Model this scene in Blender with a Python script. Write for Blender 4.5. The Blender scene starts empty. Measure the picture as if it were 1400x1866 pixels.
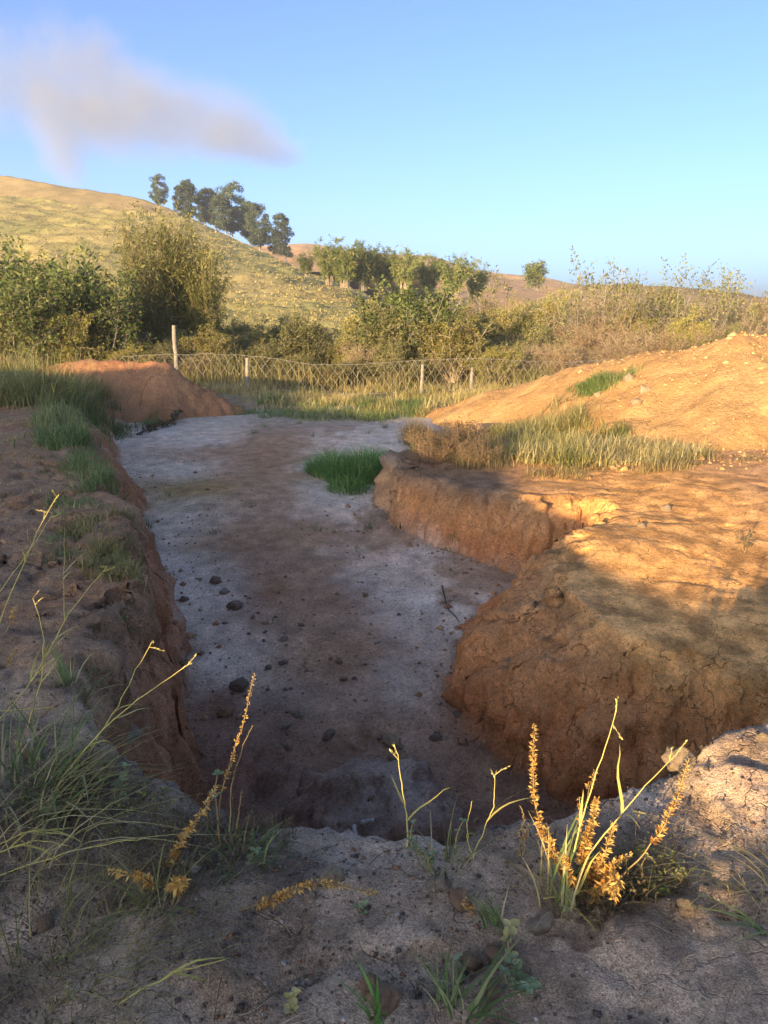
import bpy, math
import numpy as np

rng = np.random.default_rng(11)
sc = bpy.context.scene
COL = sc.collection

# ------------------------------------------------------------------ camera
F_PX, EYE, PITCH = 1347.0, 1.6, math.radians(15.5)
cam_d = bpy.data.cameras.new('camera')
cam_d.sensor_fit = 'VERTICAL'; cam_d.sensor_height = 36.0
cam_d.lens = F_PX / 1866.0 * 36.0
cam_d.clip_start = 0.05; cam_d.clip_end = 6000
cam = bpy.data.objects.new('camera', cam_d); COL.objects.link(cam)
cam.location = (0, 0, EYE); cam.rotation_euler = (math.pi / 2 - PITCH, 0, 0)
sc.camera = cam

# ------------------------------------------------------------------ sky, sun, exposure
SUN_EL = math.radians(9.0)
SUN_AZ = math.radians(30.0)            # light travels towards +Y turned 30 degrees to +X
LD = np.array([math.sin(SUN_AZ), math.cos(SUN_AZ)])          # ground direction of the light
world = bpy.data.worlds.new('World'); sc.world = world; world.use_nodes = True
wn, wl = world.node_tree.nodes, world.node_tree.links
wn.clear()
w_out = wn.new('ShaderNodeOutputWorld'); w_bg = wn.new('ShaderNodeBackground'); w_sky = wn.new('ShaderNodeTexSky')
w_sky.sky_type = 'NISHITA'; w_sky.sun_disc = False
w_sky.sun_elevation = SUN_EL; w_sky.sun_rotation = math.pi + SUN_AZ
w_sky.altitude = 600; w_sky.air_density = 0.5; w_sky.dust_density = 3.2; w_sky.ozone_density = 2.6
w_bg.inputs['Strength'].default_value = 0.13
wl.new(w_sky.outputs[0], w_bg.inputs[0]); wl.new(w_bg.outputs[0], w_out.inputs[0])
sun_d = bpy.data.lights.new('sun', 'SUN'); sun_d.energy = 4.1; sun_d.angle = math.radians(0.5)
sun_d.color = (1.0, 0.70, 0.36)
sun = bpy.data.objects.new('sun', sun_d); COL.objects.link(sun)
sun.rotation_euler = (math.pi / 2 - SUN_EL, 0, -SUN_AZ)
sun.location = (-20, -35, 12)
sc.view_settings.view_transform = 'Standard'; sc.view_settings.look = 'None'
sc.view_settings.gamma = 1; sc.view_settings.use_curve_mapping = False
sc.view_settings.exposure = 1.78
sc.cycles.max_bounces = 6; sc.cycles.diffuse_bounces = 3; sc.cycles.transparent_max_bounces = 8

# ------------------------------------------------------------------ helpers: rays, noise, meshes
def ray(px, py):
    u, v = (px - 700) / F_PX, (933 - py) / F_PX
    return np.array([u, math.cos(PITCH) + v * math.sin(PITCH), -math.sin(PITCH) + v * math.cos(PITCH)])
def on_z(px, py, z):
    d = ray(px, py); t = (z - EYE) / d[2]
    return np.array([d[0] * t, d[1] * t, z])
def on_y(px, py, Y):
    d = ray(px, py); t = Y / d[1]
    return np.array([d[0] * t, Y, EYE + d[2] * t])

def _hash(ix, iy, iz, seed):
    h = (ix.astype(np.int64) * 374761393 + iy.astype(np.int64) * 668265263 + iz.astype(np.int64) * 2147483647 + seed * 1274126177) & 0xFFFFFFFF
    h = ((h ^ (h >> 13)) * 1274126177) & 0xFFFFFFFF
    h = h ^ (h >> 16)
    return (h & 0xFFFF) / 32767.5 - 1.0
def vnoise(x, y, z=None, seed=0):
    """value noise in -1..1, vectorised (2-D when z is None)"""
    x = np.asarray(x, float); y = np.asarray(y, float)
    x0, y0 = np.floor(x), np.floor(y)
    fx, fy = x - x0, y - y0
    fx = fx * fx * fx * (fx * (fx * 6 - 15) + 10); fy = fy * fy * fy * (fy * (fy * 6 - 15) + 10)
    ix, iy = x0.astype(np.int64), y0.astype(np.int64)
    def layer(iz):
        a = _hash(ix, iy, iz, seed); b = _hash(ix + 1, iy, iz, seed)
        c = _hash(ix, iy + 1, iz, seed); d = _hash(ix + 1, iy + 1, iz, seed)
        return (a + (b - a) * fx) + ((c + (d - c) * fx) - (a + (b - a) * fx)) * fy
    if z is None:
        return layer(np.zeros_like(ix))
    z = np.asarray(z, float); z0 = np.floor(z); fz = z - z0; fz = fz * fz * (3 - 2 * fz); iz = z0.astype(np.int64)
    a, b = layer(iz), layer(iz + 1)
    return a + (b - a) * fz
def fbm(x, y, z=None, oct=4, seed=0, gain=0.5):
    s, a, tot = 0, 1.0, 0
    for k in range(oct):
        f = 2.03 ** k
        s = s + a * vnoise(x * f + 17.3 * k, y * f - 9.1 * k, None if z is None else z * f + 3.7 * k, seed + k)
        tot += a; a *= gain
    return s / tot
def worley(x, y, seed=0):
    """F1 and F2 distances to jittered cell points"""
    x0, y0 = np.floor(x).astype(np.int64), np.floor(y).astype(np.int64)
    f1 = np.full(np.shape(x), 9.0); f2 = f1.copy()
    for i in (-1, 0, 1):
        for j in (-1, 0, 1):
            cx, cy = x0 + i, y0 + j; z = np.zeros_like(cx)
            d = np.hypot(cx + .5 + .45 * _hash(cx, cy, z, seed) - x, cy + .5 + .45 * _hash(cx, cy, z, seed + 7) - y)
            f2 = np.minimum(f2, np.maximum(f1, d)); f1 = np.minimum(f1, d)
    return f1, f2
def sstep(a, b, x):
    t = np.clip((x - a) / (b - a), 0, 1); return t * t * (3 - 2 * t)
def smin(a, b, k):
    h = np.clip(.5 + .5 * (b - a) / k, 0, 1)
    return b + (a - b) * h - k * h * (1 - h)

def make_mesh(name, V, F, tone=None, col=None, smooth=False, mat=None):
    """V (n,3); F (m,3|4) or a list of such arrays"""
    V = np.asarray(V, np.float32).reshape(-1, 3)
    Fs = [np.asarray(f, np.int32) for f in (F if isinstance(F, list) else [F]) if len(f)]
    me = bpy.data.meshes.new(name)
    me.vertices.add(len(V)); me.vertices.foreach_set('co', V.ravel())
    loops = np.concatenate([f.ravel() for f in Fs])
    sizes = np.concatenate([np.full(len(f), f.shape[1], np.int32) for f in Fs])
    me.loops.add(len(loops)); me.loops.foreach_set('vertex_index', loops)
    me.polygons.add(len(sizes))
    me.polygons.foreach_set('loop_start', np.concatenate([[0], np.cumsum(sizes)[:-1]]).astype(np.int32))
    me.update(calc_edges=True)
    if smooth:
        me.polygons.foreach_set('use_smooth', np.ones(len(sizes), bool))
    if tone is not None:
        a = me.attributes.new('tone', 'FLOAT', 'POINT'); a.data.foreach_set('value', np.asarray(tone, np.float32).ravel())
    if col is not None:
        c = np.ones((len(V), 4), np.float32); c[:, :3] = np.clip(col, 0, 1)
        a = me.attributes.new('soil_colour', 'FLOAT_COLOR', 'POINT'); a.data.foreach_set('color', c.ravel())
    if mat is not None:
        me.materials.append(mat)
    return me
def grid_faces(nx, ny):
    i = np.arange(ny - 1)[:, None] * nx + np.arange(nx - 1)[None, :]
    i = i.ravel()
    return np.stack([i, i + 1, i + nx + 1, i + nx], 1)
def link(name, me, parent=None, loc=None, label=None, cat=None, group=None, kind=None):
    o = bpy.data.objects.new(name, me); COL.objects.link(o)
    if parent is not None: o.parent = parent
    if loc is not None: o.location = [float(c) for c in loc]
    if label: o['label'] = label
    if cat: o['category'] = cat
    if group: o['group'] = group
    if kind: o['kind'] = kind
    return o
def thing(name, label, cat, loc=(0, 0, 0), rotz=0.0, group=None):
    o = link(name, None, None, loc, label, cat, group); o.rotation_euler = (0, 0, rotz); o.empty_display_size = .1
    return o
def copy_thing(src, loc, rotz=0.0, scale=1.0, label=None, group=None, tilt=(0, 0)):
    c = src.copy(); COL.objects.link(c)
    c.location = [float(q) for q in loc]; c.rotation_euler = (tilt[0], tilt[1], rotz); c.scale = (scale,) * 3 if np.isscalar(scale) else scale
    if label: c['label'] = label
    if group: c['group'] = group
    for ch in list(src.children):
        d = ch.copy(); COL.objects.link(d); d.parent = c
    return c

# ------------------------------------------------------------------ materials
def new_mat(name):
    m = bpy.data.materials.new(name); m.use_nodes = True; m.node_tree.nodes.clear()
    return m, m.node_tree.nodes, m.node_tree.links
def nd(N, t, **kw):
    n = N.new(t)
    for k, v in kw.items(): setattr(n, k, v)
    return n
def soil_material(name, grain=0.55, bump=0.6, crack=0.0, scale=1.0, speck=0.5, blotch=0.25):
    """earth: colour from the soil_colour attribute, crumbs, pebbles, cracks and grain on top"""
    m, N, L = new_mat(name)
    out = nd(N, 'ShaderNodeOutputMaterial'); bs = nd(N, 'ShaderNodeBsdfPrincipled')
    bs.inputs['Roughness'].default_value = .95; bs.inputs['Specular IOR Level'].default_value = .12
    L.new(bs.outputs[0], out.inputs[0])
    tc = nd(N, 'ShaderNodeTexCoord')
    at = nd(N, 'ShaderNodeAttribute', attribute_name='soil_colour')
    def noise(sca, det=4, rough=.6):
        n = nd(N, 'ShaderNodeTexNoise'); n.inputs['Scale'].default_value = sca * scale
        n.inputs['Detail'].default_value = det; n.inputs['Roughness'].default_value = rough
        L.new(tc.outputs['Object'], n.inputs['Vector']); return n
    def mrange(src, a, b, c, d):
        r = nd(N, 'ShaderNodeMapRange'); L.new(src, r.inputs[0])
        for i, v in enumerate((a, b, c, d)): r.inputs[1 + i].default_value = v
        return r.outputs[0]
    def mul(a, b, op='MULTIPLY'):
        q = nd(N, 'ShaderNodeMath', operation=op)
        for i, s in enumerate((a, b)):
            if isinstance(s, (int, float)): q.inputs[i].default_value = s
            else: L.new(s, q.inputs[i])
        return q.outputs[0]
    n_fine, n_mid, n_big = noise(170, 3, .7), noise(34, 5, .65), noise(5, 5, .6)
    vor = nd(N, 'ShaderNodeTexVoronoi'); vor.inputs['Scale'].default_value = 46 * scale
    L.new(tc.outputs['Object'], vor.inputs['Vector'])
    g = mrange(n_fine.outputs[0], .3, .7, 1 - grain, 1 + grain * .9)
    g = mul(g, mrange(n_mid.outputs[0], .3, .7, 1 - grain * .5, 1 + grain * .45))
    g = mul(g, mrange(n_big.outputs[0], .3, .7, 1 - blotch, 1 + blotch))
    sp = mrange(vor.outputs['Distance'], .10, .22, 1 - speck * .0, 1.0)
    # pebbles: some cells dark, some pale
    sel = nd(N, 'ShaderNodeSeparateColor'); L.new(vor.outputs['Color'], sel.inputs[0])
    dark = mul(mrange(sel.outputs[0], .90, .92, 0, 1), mrange(vor.outputs['Distance'], .26, .34, 1, 0))
    pale = mul(mrange(sel.outputs[1], .95, .96, 0, 1), mrange(vor.outputs['Distance'], .18, .26, 1, 0))
    g = mul(g, mul(mul(dark, -speck), 1.0, 'ADD')); g = mul(g, mul(mul(pale, speck * 1.3), 1.0, 'ADD'))
    h = mul(mul(n_mid.outputs[0], 1.0), mul(n_fine.outputs[0], .45), 'ADD')
    h = mul(h, mul(mul(dark, .25), mul(pale, .25), 'ADD'), 'ADD')
    if crack > 0:
        wv = nd(N, 'ShaderNodeTexNoise'); wv.inputs['Scale'].default_value = 4.0 * scale; wv.inputs['Detail'].default_value = 4
        L.new(tc.outputs['Object'], wv.inputs['Vector'])
        mx = nd(N, 'ShaderNodeMix', data_type='VECTOR'); mx.inputs['Factor'].default_value = .34
        L.new(tc.outputs['Object'], mx.inputs['A']); L.new(wv.outputs['Color'], mx.inputs['B'])
        vc = nd(N, 'ShaderNodeTexVoronoi', feature='DISTANCE_TO_EDGE'); vc.inputs['Scale'].default_value = 5.5 * scale
        L.new(mx.outputs['Result'] if 'Result' in mx.outputs else mx.outputs[1], vc.inputs['Vector'])
        ca = nd(N, 'ShaderNodeAttribute', attribute_name='crack')
        line = mul(mrange(vc.outputs['Distance'], .0, .022, 1, 0), mrange(n_big.outputs[0], .45, .6, 0, 1))
        line = mul(mul(line, ca.outputs['Fac']), crack)
        h = mul(h, mul(line, -1.6), 'ADD')
        g = mul(g, mul(mul(line, -.42), 1.0, 'ADD'))
    mixc = nd(N, 'ShaderNodeMix', data_type='RGBA', blend_type='MULTIPLY'); mixc.inputs['Factor'].default_value = 1
    cg = nd(N, 'ShaderNodeCombineColor')
    for i in range(3): L.new(g, cg.inputs[i])
    L.new(at.outputs['Color'], mixc.inputs['A']); L.new(cg.outputs[0], mixc.inputs['B'])
    mo = [o for o in mixc.outputs if o.type == 'RGBA'][0]
    mi = [i for i in mixc.inputs if i.type == 'RGBA']
    for l in list(L):
        if l.to_node == mixc and l.to_socket.type != 'RGBA': L.remove(l)
    L.new(at.outputs['Color'], mi[0]); L.new(cg.outputs[0], mi[1])
    L.new(mo, bs.inputs['Base Color'])
    b = nd(N, 'ShaderNodeBump'); b.inputs['Strength'].default_value = bump; b.inputs['Distance'].default_value = .03 / scale
    L.new(h, b.inputs['Height']); L.new(b.outputs[0], bs.inputs['Normal'])
    return m
def leaf_material(name, cols, transl=.3, rough=.6, var=.25):
    """cols: list of linear colours run through by the per-leaf tone attribute"""
    m, N, L = new_mat(name)
    out = nd(N, 'ShaderNodeOutputMaterial'); bs = nd(N, 'ShaderNodeBsdfPrincipled'); tr = nd(N, 'ShaderNodeBsdfTranslucent')
    mx = nd(N, 'ShaderNodeMixShader'); mx.inputs[0].default_value = transl
    bs.inputs['Roughness'].default_value = rough; bs.inputs['Specular IOR Level'].default_value = .25
    at = nd(N, 'ShaderNodeAttribute', attribute_name='tone'); oi = nd(N, 'ShaderNodeObjectInfo')
    rp = nd(N, 'ShaderNodeValToRGB'); el = rp.color_ramp.elements
    while len(el) < len(cols): el.new(.5)
    for i, c in enumerate(cols):
        el[i].position = i / max(1, len(cols) - 1); el[i].color = (*c, 1)
    L.new(at.outputs['Fac'], rp.inputs[0])
    mr = nd(N, 'ShaderNodeMapRange'); mr.inputs[3].default_value = 1 - var; mr.inputs[4].default_value = 1 + var
    L.new(oi.outputs['Random'], mr.inputs[0])
    hs = nd(N, 'ShaderNodeHueSaturation'); L.new(mr.outputs[0], hs.inputs['Value']); L.new(rp.outputs[0], hs.inputs['Color'])
    L.new(hs.outputs[0], bs.inputs['Base Color']); L.new(hs.outputs[0], tr.inputs['Color'])
    L.new(bs.outputs[0], mx.inputs[1]); L.new(tr.outputs[0], mx.inputs[2]); L.new(mx.outputs[0], out.inputs[0])
    return m
def bark_material(name, a, b, scale=20, bump=.4, stretch=6):
    m, N, L = new_mat(name)
    out = nd(N, 'ShaderNodeOutputMaterial'); bs = nd(N, 'ShaderNodeBsdfPrincipled'); bs.inputs['Roughness'].default_value = .9
    tc = nd(N, 'ShaderNodeTexCoord'); mp = nd(N, 'ShaderNodeMapping'); mp.inputs['Scale'].default_value = (1, 1, 1 / stretch)
    n = nd(N, 'ShaderNodeTexNoise'); n.inputs['Scale'].default_value = scale; n.inputs['Detail'].default_value = 6
    rp = nd(N, 'ShaderNodeValToRGB'); rp.color_ramp.elements[0].color = (*a, 1); rp.color_ramp.elements[1].color = (*b, 1)
    rp.color_ramp.elements[0].position = .3; rp.color_ramp.elements[1].position = .7
    bp = nd(N, 'ShaderNodeBump'); bp.inputs['Strength'].default_value = bump; bp.inputs['Distance'].default_value = .01
    L.new(tc.outputs['Object'], mp.inputs[0]); L.new(mp.outputs[0], n.inputs['Vector']); L.new(n.outputs[0], rp.inputs[0])
    L.new(rp.outputs[0], bs.inputs['Base Color']); L.new(n.outputs[0], bp.inputs['Height']); L.new(bp.outputs[0], bs.inputs['Normal'])
    L.new(bs.outputs[0], out.inputs[0])
    return m

M_SOIL = soil_material('soil', grain=.58, bump=.75, crack=1.0)
M_MOUND = soil_material('mound_soil', grain=.4, bump=.8, scale=.5, speck=.35, blotch=.18)
M_HILL = soil_material('hill_pasture', grain=.35, bump=.3, scale=.05, speck=.3, blotch=.25)

# ------------------------------------------------------------------ ground sheet with the dug pit
def axis(lo, hi, d, back, fwd, rb, rf):
    a = list(np.arange(lo, hi + d, d)); s = d; x = a[-1]
    while x < fwd: s *= rf; x += s; a.append(x)
    s = d; x = a[0]; pre = []
    while x > back: s *= rb; x -= s; pre.append(x)
    return np.array(pre[::-1] + a)
GX = axis(-3.0, 3.6, .022, -1500, 1500, 1.04, 1.04)
GY = axis(1.0, 7.6, .022, -120, 2200, 1.06, 1.0165)
BANK = np.array([(-3, -1, .02), (-1, .8, .0), (0, .8, .0), (1, .8, 0), (3, .8, .04), (6, 1, .05), (-1, 2, .03), (0, 1.9, -.02), (.8, 2, -.02), (1.35, 2.4, .12), (2.4, 2.5, .16), (4, 2.6, 0),
    (-1.2, 3.2, .03), (-2, 5, .0), (-3.2, 7.5, .02), (-4.5, 10, .05), (-6, 12, .03), (-7, 9, .05), (-10, 10, .2), (-9, 5, .1), (-4, 4, .05), (-5.5, 14, -.25), (-8, 15, -.1),
    (2.3, 4.1, -.58), (2.2, 4.9, -.47), (2.0, 6.3, -.33), (3, 5, -.45), (3.4, 4, -.58), (5, 5, -.42), (4, 8, -.25), (6, 8, -.2), (1.5, 8.5, -.36), (.6, 9.6, -.36), (2.5, 10, -.36), (1.5, 11.5, -.5), (3, 13, -.5), (8, 10, -.15), (12, 8, -.1),
    (-3, 16, -.68), (0, 16, -.7), (2, 16, -.68), (0, 20, -.8), (-6, 20, -.55), (6, 20, -.8), (-10, 20, -.4), (12, 18, -.6), (0, 30, -1.1), (-20, 30, -.8), (20, 30, -1.0), (0, 60, -2.2), (60, 60, -2.2), (-60, 60, -2.2),
    (0, -20, .1), (-20, -20, .2), (20, -20, .1), (0, 300, -4), (-300, 300, -4), (300, 300, -4), (0, -100, .3)])
def bank_height(x, y):
    num = np.zeros(np.shape(x)); den = np.zeros(np.shape(x))
    for cx, cy, cz in BANK:
        w = 1.0 / ((x - cx) ** 2 + (y - cy) ** 2 + .05) ** 1.8
        num += w * cz; den += w
    return num / den
# foot of the pit walls: (x, y, rise per metre^0.8 of the wall from this corner to the next)
def fl(px, py, z): p = on_z(px, py, z); return p[0], p[1]
PIT = [(*fl(352, 1440, -1.3), 4.2), (*fl(330, 1240, -1.22), 3.6), (*fl(283, 1050, -1.08), 2.2), (*fl(238, 900, -.92), 1.5), (*fl(196, 775, -.74), 1.0), (-5.0, 17.5, .6),
       (1.8, 17.0, .7), (1.6, 13.2, 1.4), (.7, 12.0, 2.0), (.15, 10.6, 2.4), (*fl(688, 925, -.98), 1.9), (*fl(735, 962, -1.0), 1.6), (*fl(800, 990, -1.03), 1.6), (*fl(880, 1022, -1.05), 1.5), (*fl(945, 1050, -1.08), 1.5), (*on_z(1030, 990, -.75)[:2], 1.3), (*fl(950, 1066, -1.08), 1.0),
       (*fl(870, 1105, -1.12), .85), (*fl(828, 1165, -1.15), .9), (*fl(838, 1250, -1.2), 1.1), (*fl(930, 1345, -1.24), 1.25), (*fl(1010, 1420, -1.3), 1.35), (2.1, 3.55, 1.4), (3.4, 3.5, 1.6),
       (3.4, 3.0, 4.5), (1.6, 2.80, 4.5), (1.15, 2.68, 4.8), (.95, 2.55, 5), (.55, 2.38, 5), (.1, 2.20, 5), (-.43, 2.28, 5), (-.74, 2.5, 5), (-1.05, 3.0, 4.5)]
_FY = [2.4, 4.2, 6, 8, 10, 13, 16, 20, 40]; _FZ = [-1.72, -1.42, -1.18, -1.05, -.92, -.79, -.72, -.8, -1.2]
def pit_distance(x, y):
    best = np.full(x.shape, 1e9); slope = np.ones(x.shape); inside = np.zeros(x.shape, bool)
    P = PIT + [PIT[0]]
    for (ax, ay, s0), (bx, by, s1) in zip(P[:-1], P[1:]):
        t = np.clip(((x - ax) * (bx - ax) + (y - ay) * (by - ay)) / ((bx - ax) ** 2 + (by - ay) ** 2), 0, 1)
        d = np.hypot(x - ax - t * (bx - ax), y - ay - t * (by - ay))
        nearer = d < best
        slope = np.where(nearer, s0 + t * (s1 - s0), slope); best = np.minimum(best, d)
        c = ((ay > y) != (by > y)); xx = (bx - ax) * (y - ay) / (by - ay + 1e-12) + ax
        inside ^= c & (x < xx)
    return best, slope, inside
X, Y = np.meshgrid(GX, GY)
bank = bank_height(X, Y)
Z = bank.copy()
near = (X > -13) & (X < 12) & (Y > .2) & (Y < 24)
x, y = X[near], Y[near]
wob_ = .06 + .16 * sstep(2.6, 3.8, y)
wx = x + wob_ * fbm(x * 1.3, y * 1.7, oct=4, seed=3) + .03 * fbm(x * 9, y * 9, oct=2, seed=9)
wy = y + wob_ * fbm(x * 1.3 + 40, y * 1.3, oct=4, seed=5) + .03 * fbm(x * 9 + 40, y * 9, oct=2, seed=12)
d, slope, inside = pit_distance(wx, wy)
floor = np.interp(y, _FY, _FZ)
def bump_at(px, py, z, amp, rx, ry):
    p = on_z(px, py, z); return amp * np.exp(-((x - p[0]) / rx) ** 2 - ((y - p[1]) / ry) ** 2)
floor = floor + bump_at(700, 1435, -1.25, .30, .34, .28) + bump_at(760, 1500, -1.2, .34, .40, .34) + bump_at(600, 1440, -1.3, .10, .2, .2) \
    - bump_at(520, 1400, -1.3, .12, .16, .35) - bump_at(660, 1345, -1.25, .16, .40, .26) + bump_at(450, 1370, -1.3, .09, .2, .3) \
    + bump_at(880, 1260, -1.2, .07, .2, .25) - bump_at(900, 1420, -1.3, .05, .3, .3) + bump_at(430, 900, -.9, .04, 1.2, 1.4) - bump_at(330, 880, -.9, .05, .3, 2.2)
floor = floor + .025 * fbm(x * 1.3, y * 1.3, oct=4, seed=21)
wallz = floor + np.where(inside, 0, slope * np.abs(d) ** .82)
b0 = bank[near]
# lumpy banks
lump = (.11 - .055 * sstep(3.4, 2.6, y)) * fbm(x * 1.5, y * 1.5, oct=6, seed=31, gain=.55) + (.05 - .034 * sstep(3.4, 2.6, y)) * fbm(x * 5, y * 5, oct=4, seed=33, gain=.6)
lump = lump + .05 * fbm(x * 9, y * 9, oct=4, seed=35, gain=.6) * sstep(-.9, -1.3, x) * sstep(14, 8, y)
lump = lump + .02 * fbm(x * 7, y * 7, oct=3, seed=36) * sstep(.3, 1.2, x) * sstep(3.3, 4.2, y)
lump = lump * (1 - .35 * sstep(-.9, -1.3, x) * sstep(2.4, 3.2, y)) * (1 - .82 * sstep(.3, 1.2, x) * sstep(3.3, 4.2, y))
lump = lump - .05 * np.clip(.16 - np.abs(fbm(x * 1.6 + 5, y * 1.6, oct=4, seed=38)), 0, 1) / .16 * (1 - .7 * sstep(.3, 1.2, x) * sstep(3.3, 4.2, y)) * sstep(0, .4, fbm(x * .7, y * .7, seed=39) + .2)
f1, f2 = worley(x * 5.2 + .5 * fbm(x * 4, y * 4, seed=2), y * 5.2 + .5 * fbm(x * 4 + 9, y * 4, seed=4), seed=5)
nearbank = sstep(3.6, 2.4, y) * sstep(24, 20, y)
lump = lump + nearbank * .016 * (np.clip(f2 - f1, 0, .35) / .35 - .6) * sstep(-.2, .3, fbm(x * 1.1, y * 1.1, oct=3, seed=44))
b1 = b0 + lump * sstep(22, 10, y)
z = smin(b1, wallz, .09)
wallness = sstep(.05, .22, np.minimum(b1 - z + .1, 9) * 0 + np.where(inside, 0, 1) * np.minimum(b1 - floor, .6) / .6 * np.clip(1.2 - (z - floor) / np.maximum(b1 - floor, .05), 0, 1))
Z[near] = z
INS = np.zeros(X.shape, bool); INS[near] = inside
DIST = np.full(X.shape, 9.0); DIST[near] = np.where(inside, -d, d)
FLOOR = np.full(X.shape, -9.0); FLOOR[near] = floor
# rugged walls: push the steep places out and in along their own normals
gy, gx = np.gradient(Z, GY, GX)
nl = np.sqrt(1 + gx ** 2 + gy ** 2); NX, NY, NZ = -gx / nl, -gy / nl, 1 / nl
steep = sstep(.97, .80, NZ) * near
PX, PY, PZ = X.copy(), Y.copy(), Z.copy()
q = steep > .01
r3 = .30 * fbm(X[q] * 2.4, Y[q] * 2.4, Z[q] * 2.0, oct=6, seed=61, gain=.6) + .20 * (.16 - np.abs(fbm(X[q] * 5, Y[q] * 5, Z[q] * 1.6, oct=4, seed=66))) + .06 * fbm(X[q] * 14, Y[q] * 14, Z[q] * 9, oct=3, seed=68)
r3 *= steep[q] * (1 - .6 * sstep(3.0, 2.5, Y[q])) * (1 - .3 * sstep(-.6, -1.2, X[q])) * (1 - .15 * sstep(.3, .8, X[q]))
PX[q] += NX[q] * r3; PY[q] += NY[q] * r3; PZ[q] += NZ[q] * r3 * .6
GZ = PZ
def gh(px_, py_):
    """height of the ground at x, y"""
    px_, py_ = np.asarray(px_, float), np.asarray(py_, float)
    i = np.clip(np.searchsorted(GX, px_) - 1, 0, len(GX) - 2); j = np.clip(np.searchsorted(GY, py_) - 1, 0, len(GY) - 2)
    u = np.clip((px_ - GX[i]) / (GX[i + 1] - GX[i]), 0, 1); v = np.clip((py_ - GY[j]) / (GY[j + 1] - GY[j]), 0, 1)
    return (GZ[j, i] * (1 - u) + GZ[j, i + 1] * u) * (1 - v) + (GZ[j + 1, i] * (1 - u) + GZ[j + 1, i + 1] * u) * v
def on_ground(px, py):
    dd = ray(px, py)
    for t in np.arange(.8, 60, .01):
        p = np.array([0, 0, EYE]) + dd * t
        if p[2] <= gh(p[0], p[1]): return np.array([p[0], p[1], float(gh(p[0], p[1]))])
    return p
# soil colours: what the earth itself looks like in each place
def mixc(c, col, m): return c * (1 - m[..., None]) + np.array(col) * m[..., None]
n1 = fbm(X * .9, Y * .9, oct=5, seed=71); n2 = fbm(X * 3.1, Y * 3.1, oct=4, seed=72); n3 = fbm(X * .35, Y * .35, oct=3, seed=73)
C = np.zeros(X.shape + (3,)) + np.array((.30, .22, .15))
C = mixc(C, (.70, .45, .19), sstep(.2, 1.2, X - .12 * Y + .3 * n1) * sstep(3.2, 4.2, Y))             # yellow earth of the right plateau
C = mixc(C, (.60, .42, .27), sstep(3.0, 4.5, X + .5 * n1) * sstep(4.5, 5.5, Y) * .55)                # pinkish trodden top
C = mixc(C, (.41, .295, .195), sstep(3.4, 2.6, Y + .3 * n1))                                           # grey-brown near bank
C = mixc(C, (.58, .50, .42), sstep(3.4, 2.6, Y) * sstep(.15, .6, n1 + .25 * n2) * .5)                 # sandy pale patches
C = mixc(C, (.32, .17, .095), sstep(.25, .6, n2) * .4 * sstep(3.4, 2.6, Y))
C = mixc(C, (.17, .125, .085), sstep(.1, -.5, X) * sstep(2.9, 2.2, Y) * sstep(-.35, .25, n2 + .6 * n1) * .75)          # humus among the plants
n5 = fbm(X * 7, Y * 7, oct=4, seed=75)
C = C * (1 + .38 * np.clip(n5 * 2.2, -1, 1) * sstep(12, 6, Y))[..., None]
C = mixc(C, (.37, .245, .155), sstep(-.6, -1.6, X) * sstep(2.6, 3.6, Y) * .8)
C = mixc(C, (.40, .215, .12), sstep(-.1, .4, n1) * sstep(-1, -1.6, X) * sstep(2.6, 3.6, Y) * .7)
C = mixc(C, (.40, .33, .25), sstep(14.5, 17, Y) * sstep(30, 20, Y) * .7)
C = mixc(C, (.30, .25, .10), sstep(17.5, 20, Y) * .9)
HW = np.clip((Z - FLOOR) / np.maximum(bank - FLOOR, .12), 0, 1)                                        # 0 wall foot, 1 rim
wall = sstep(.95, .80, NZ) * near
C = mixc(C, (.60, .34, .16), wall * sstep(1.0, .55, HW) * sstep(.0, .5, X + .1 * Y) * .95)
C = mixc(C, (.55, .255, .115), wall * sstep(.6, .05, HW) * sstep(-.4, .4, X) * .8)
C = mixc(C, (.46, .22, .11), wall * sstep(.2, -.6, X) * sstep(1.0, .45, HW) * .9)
fin = sstep(.10, -.16, DIST + .10 * n2 + .06 * n1)
fc = np.zeros(C.shape) + np.array((.78, .60, .45))
fc = mixc(fc, (.80, .69, .57), sstep(.0, .6, n1) * .8)
def stain(px, py, z, col, rx, ry, k, rot=0.0, s=1):
    global fc
    p = on_z(px, py, z); dx, dy = X - p[0] + .25 * n2 * rx + .3 * rx * n1, Y - p[1] + .3 * ry * n2
    u, v = dx * math.cos(rot) + dy * math.sin(rot), -dx * math.sin(rot) + dy * math.cos(rot)
    fc = mixc(fc, col, np.exp(-(u / rx) ** 2 - (v / ry) ** 2) * k)
stain(375, 890, -.9, (0.459, 0.286, 0.099), 1.50, .9, 0.97)
stain(350, 830, -.85, (0.408, 0.210, 0.099), 1.20, .7, 0.65)
stain(480, 840, -.86, (0.388, 0.185, 0.087), 0.70, 2.2, 0.97, .2)
stain(520, 790, -.8, (0.367, 0.185, 0.093), 0.60, 1.6, 0.78, .25)
stain(560, 780, -.8, (0.388, 0.218, 0.112), 1.00, .8, 0.65)
stain(460, 980, -1, (0.408, 0.227, 0.105), 0.90, .9, 0.91)
stain(520, 1060, -1.05, (0.337, 0.160, 0.074), 0.51, 1.2, 0.97, .25)
stain(610, 1080, -1.1, (0.367, 0.176, 0.081), 0.51, .6, 0.97)
stain(590, 980, -1, (0.408, 0.227, 0.118), 0.80, .5, 0.78)
stain(640, 1180, -1.15, (0.337, 0.168, 0.074), 0.43, .5, 0.91)
stain(580, 1200, -1.2, (0.408, 0.252, 0.105), 0.36, .3, 0.65)
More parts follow.
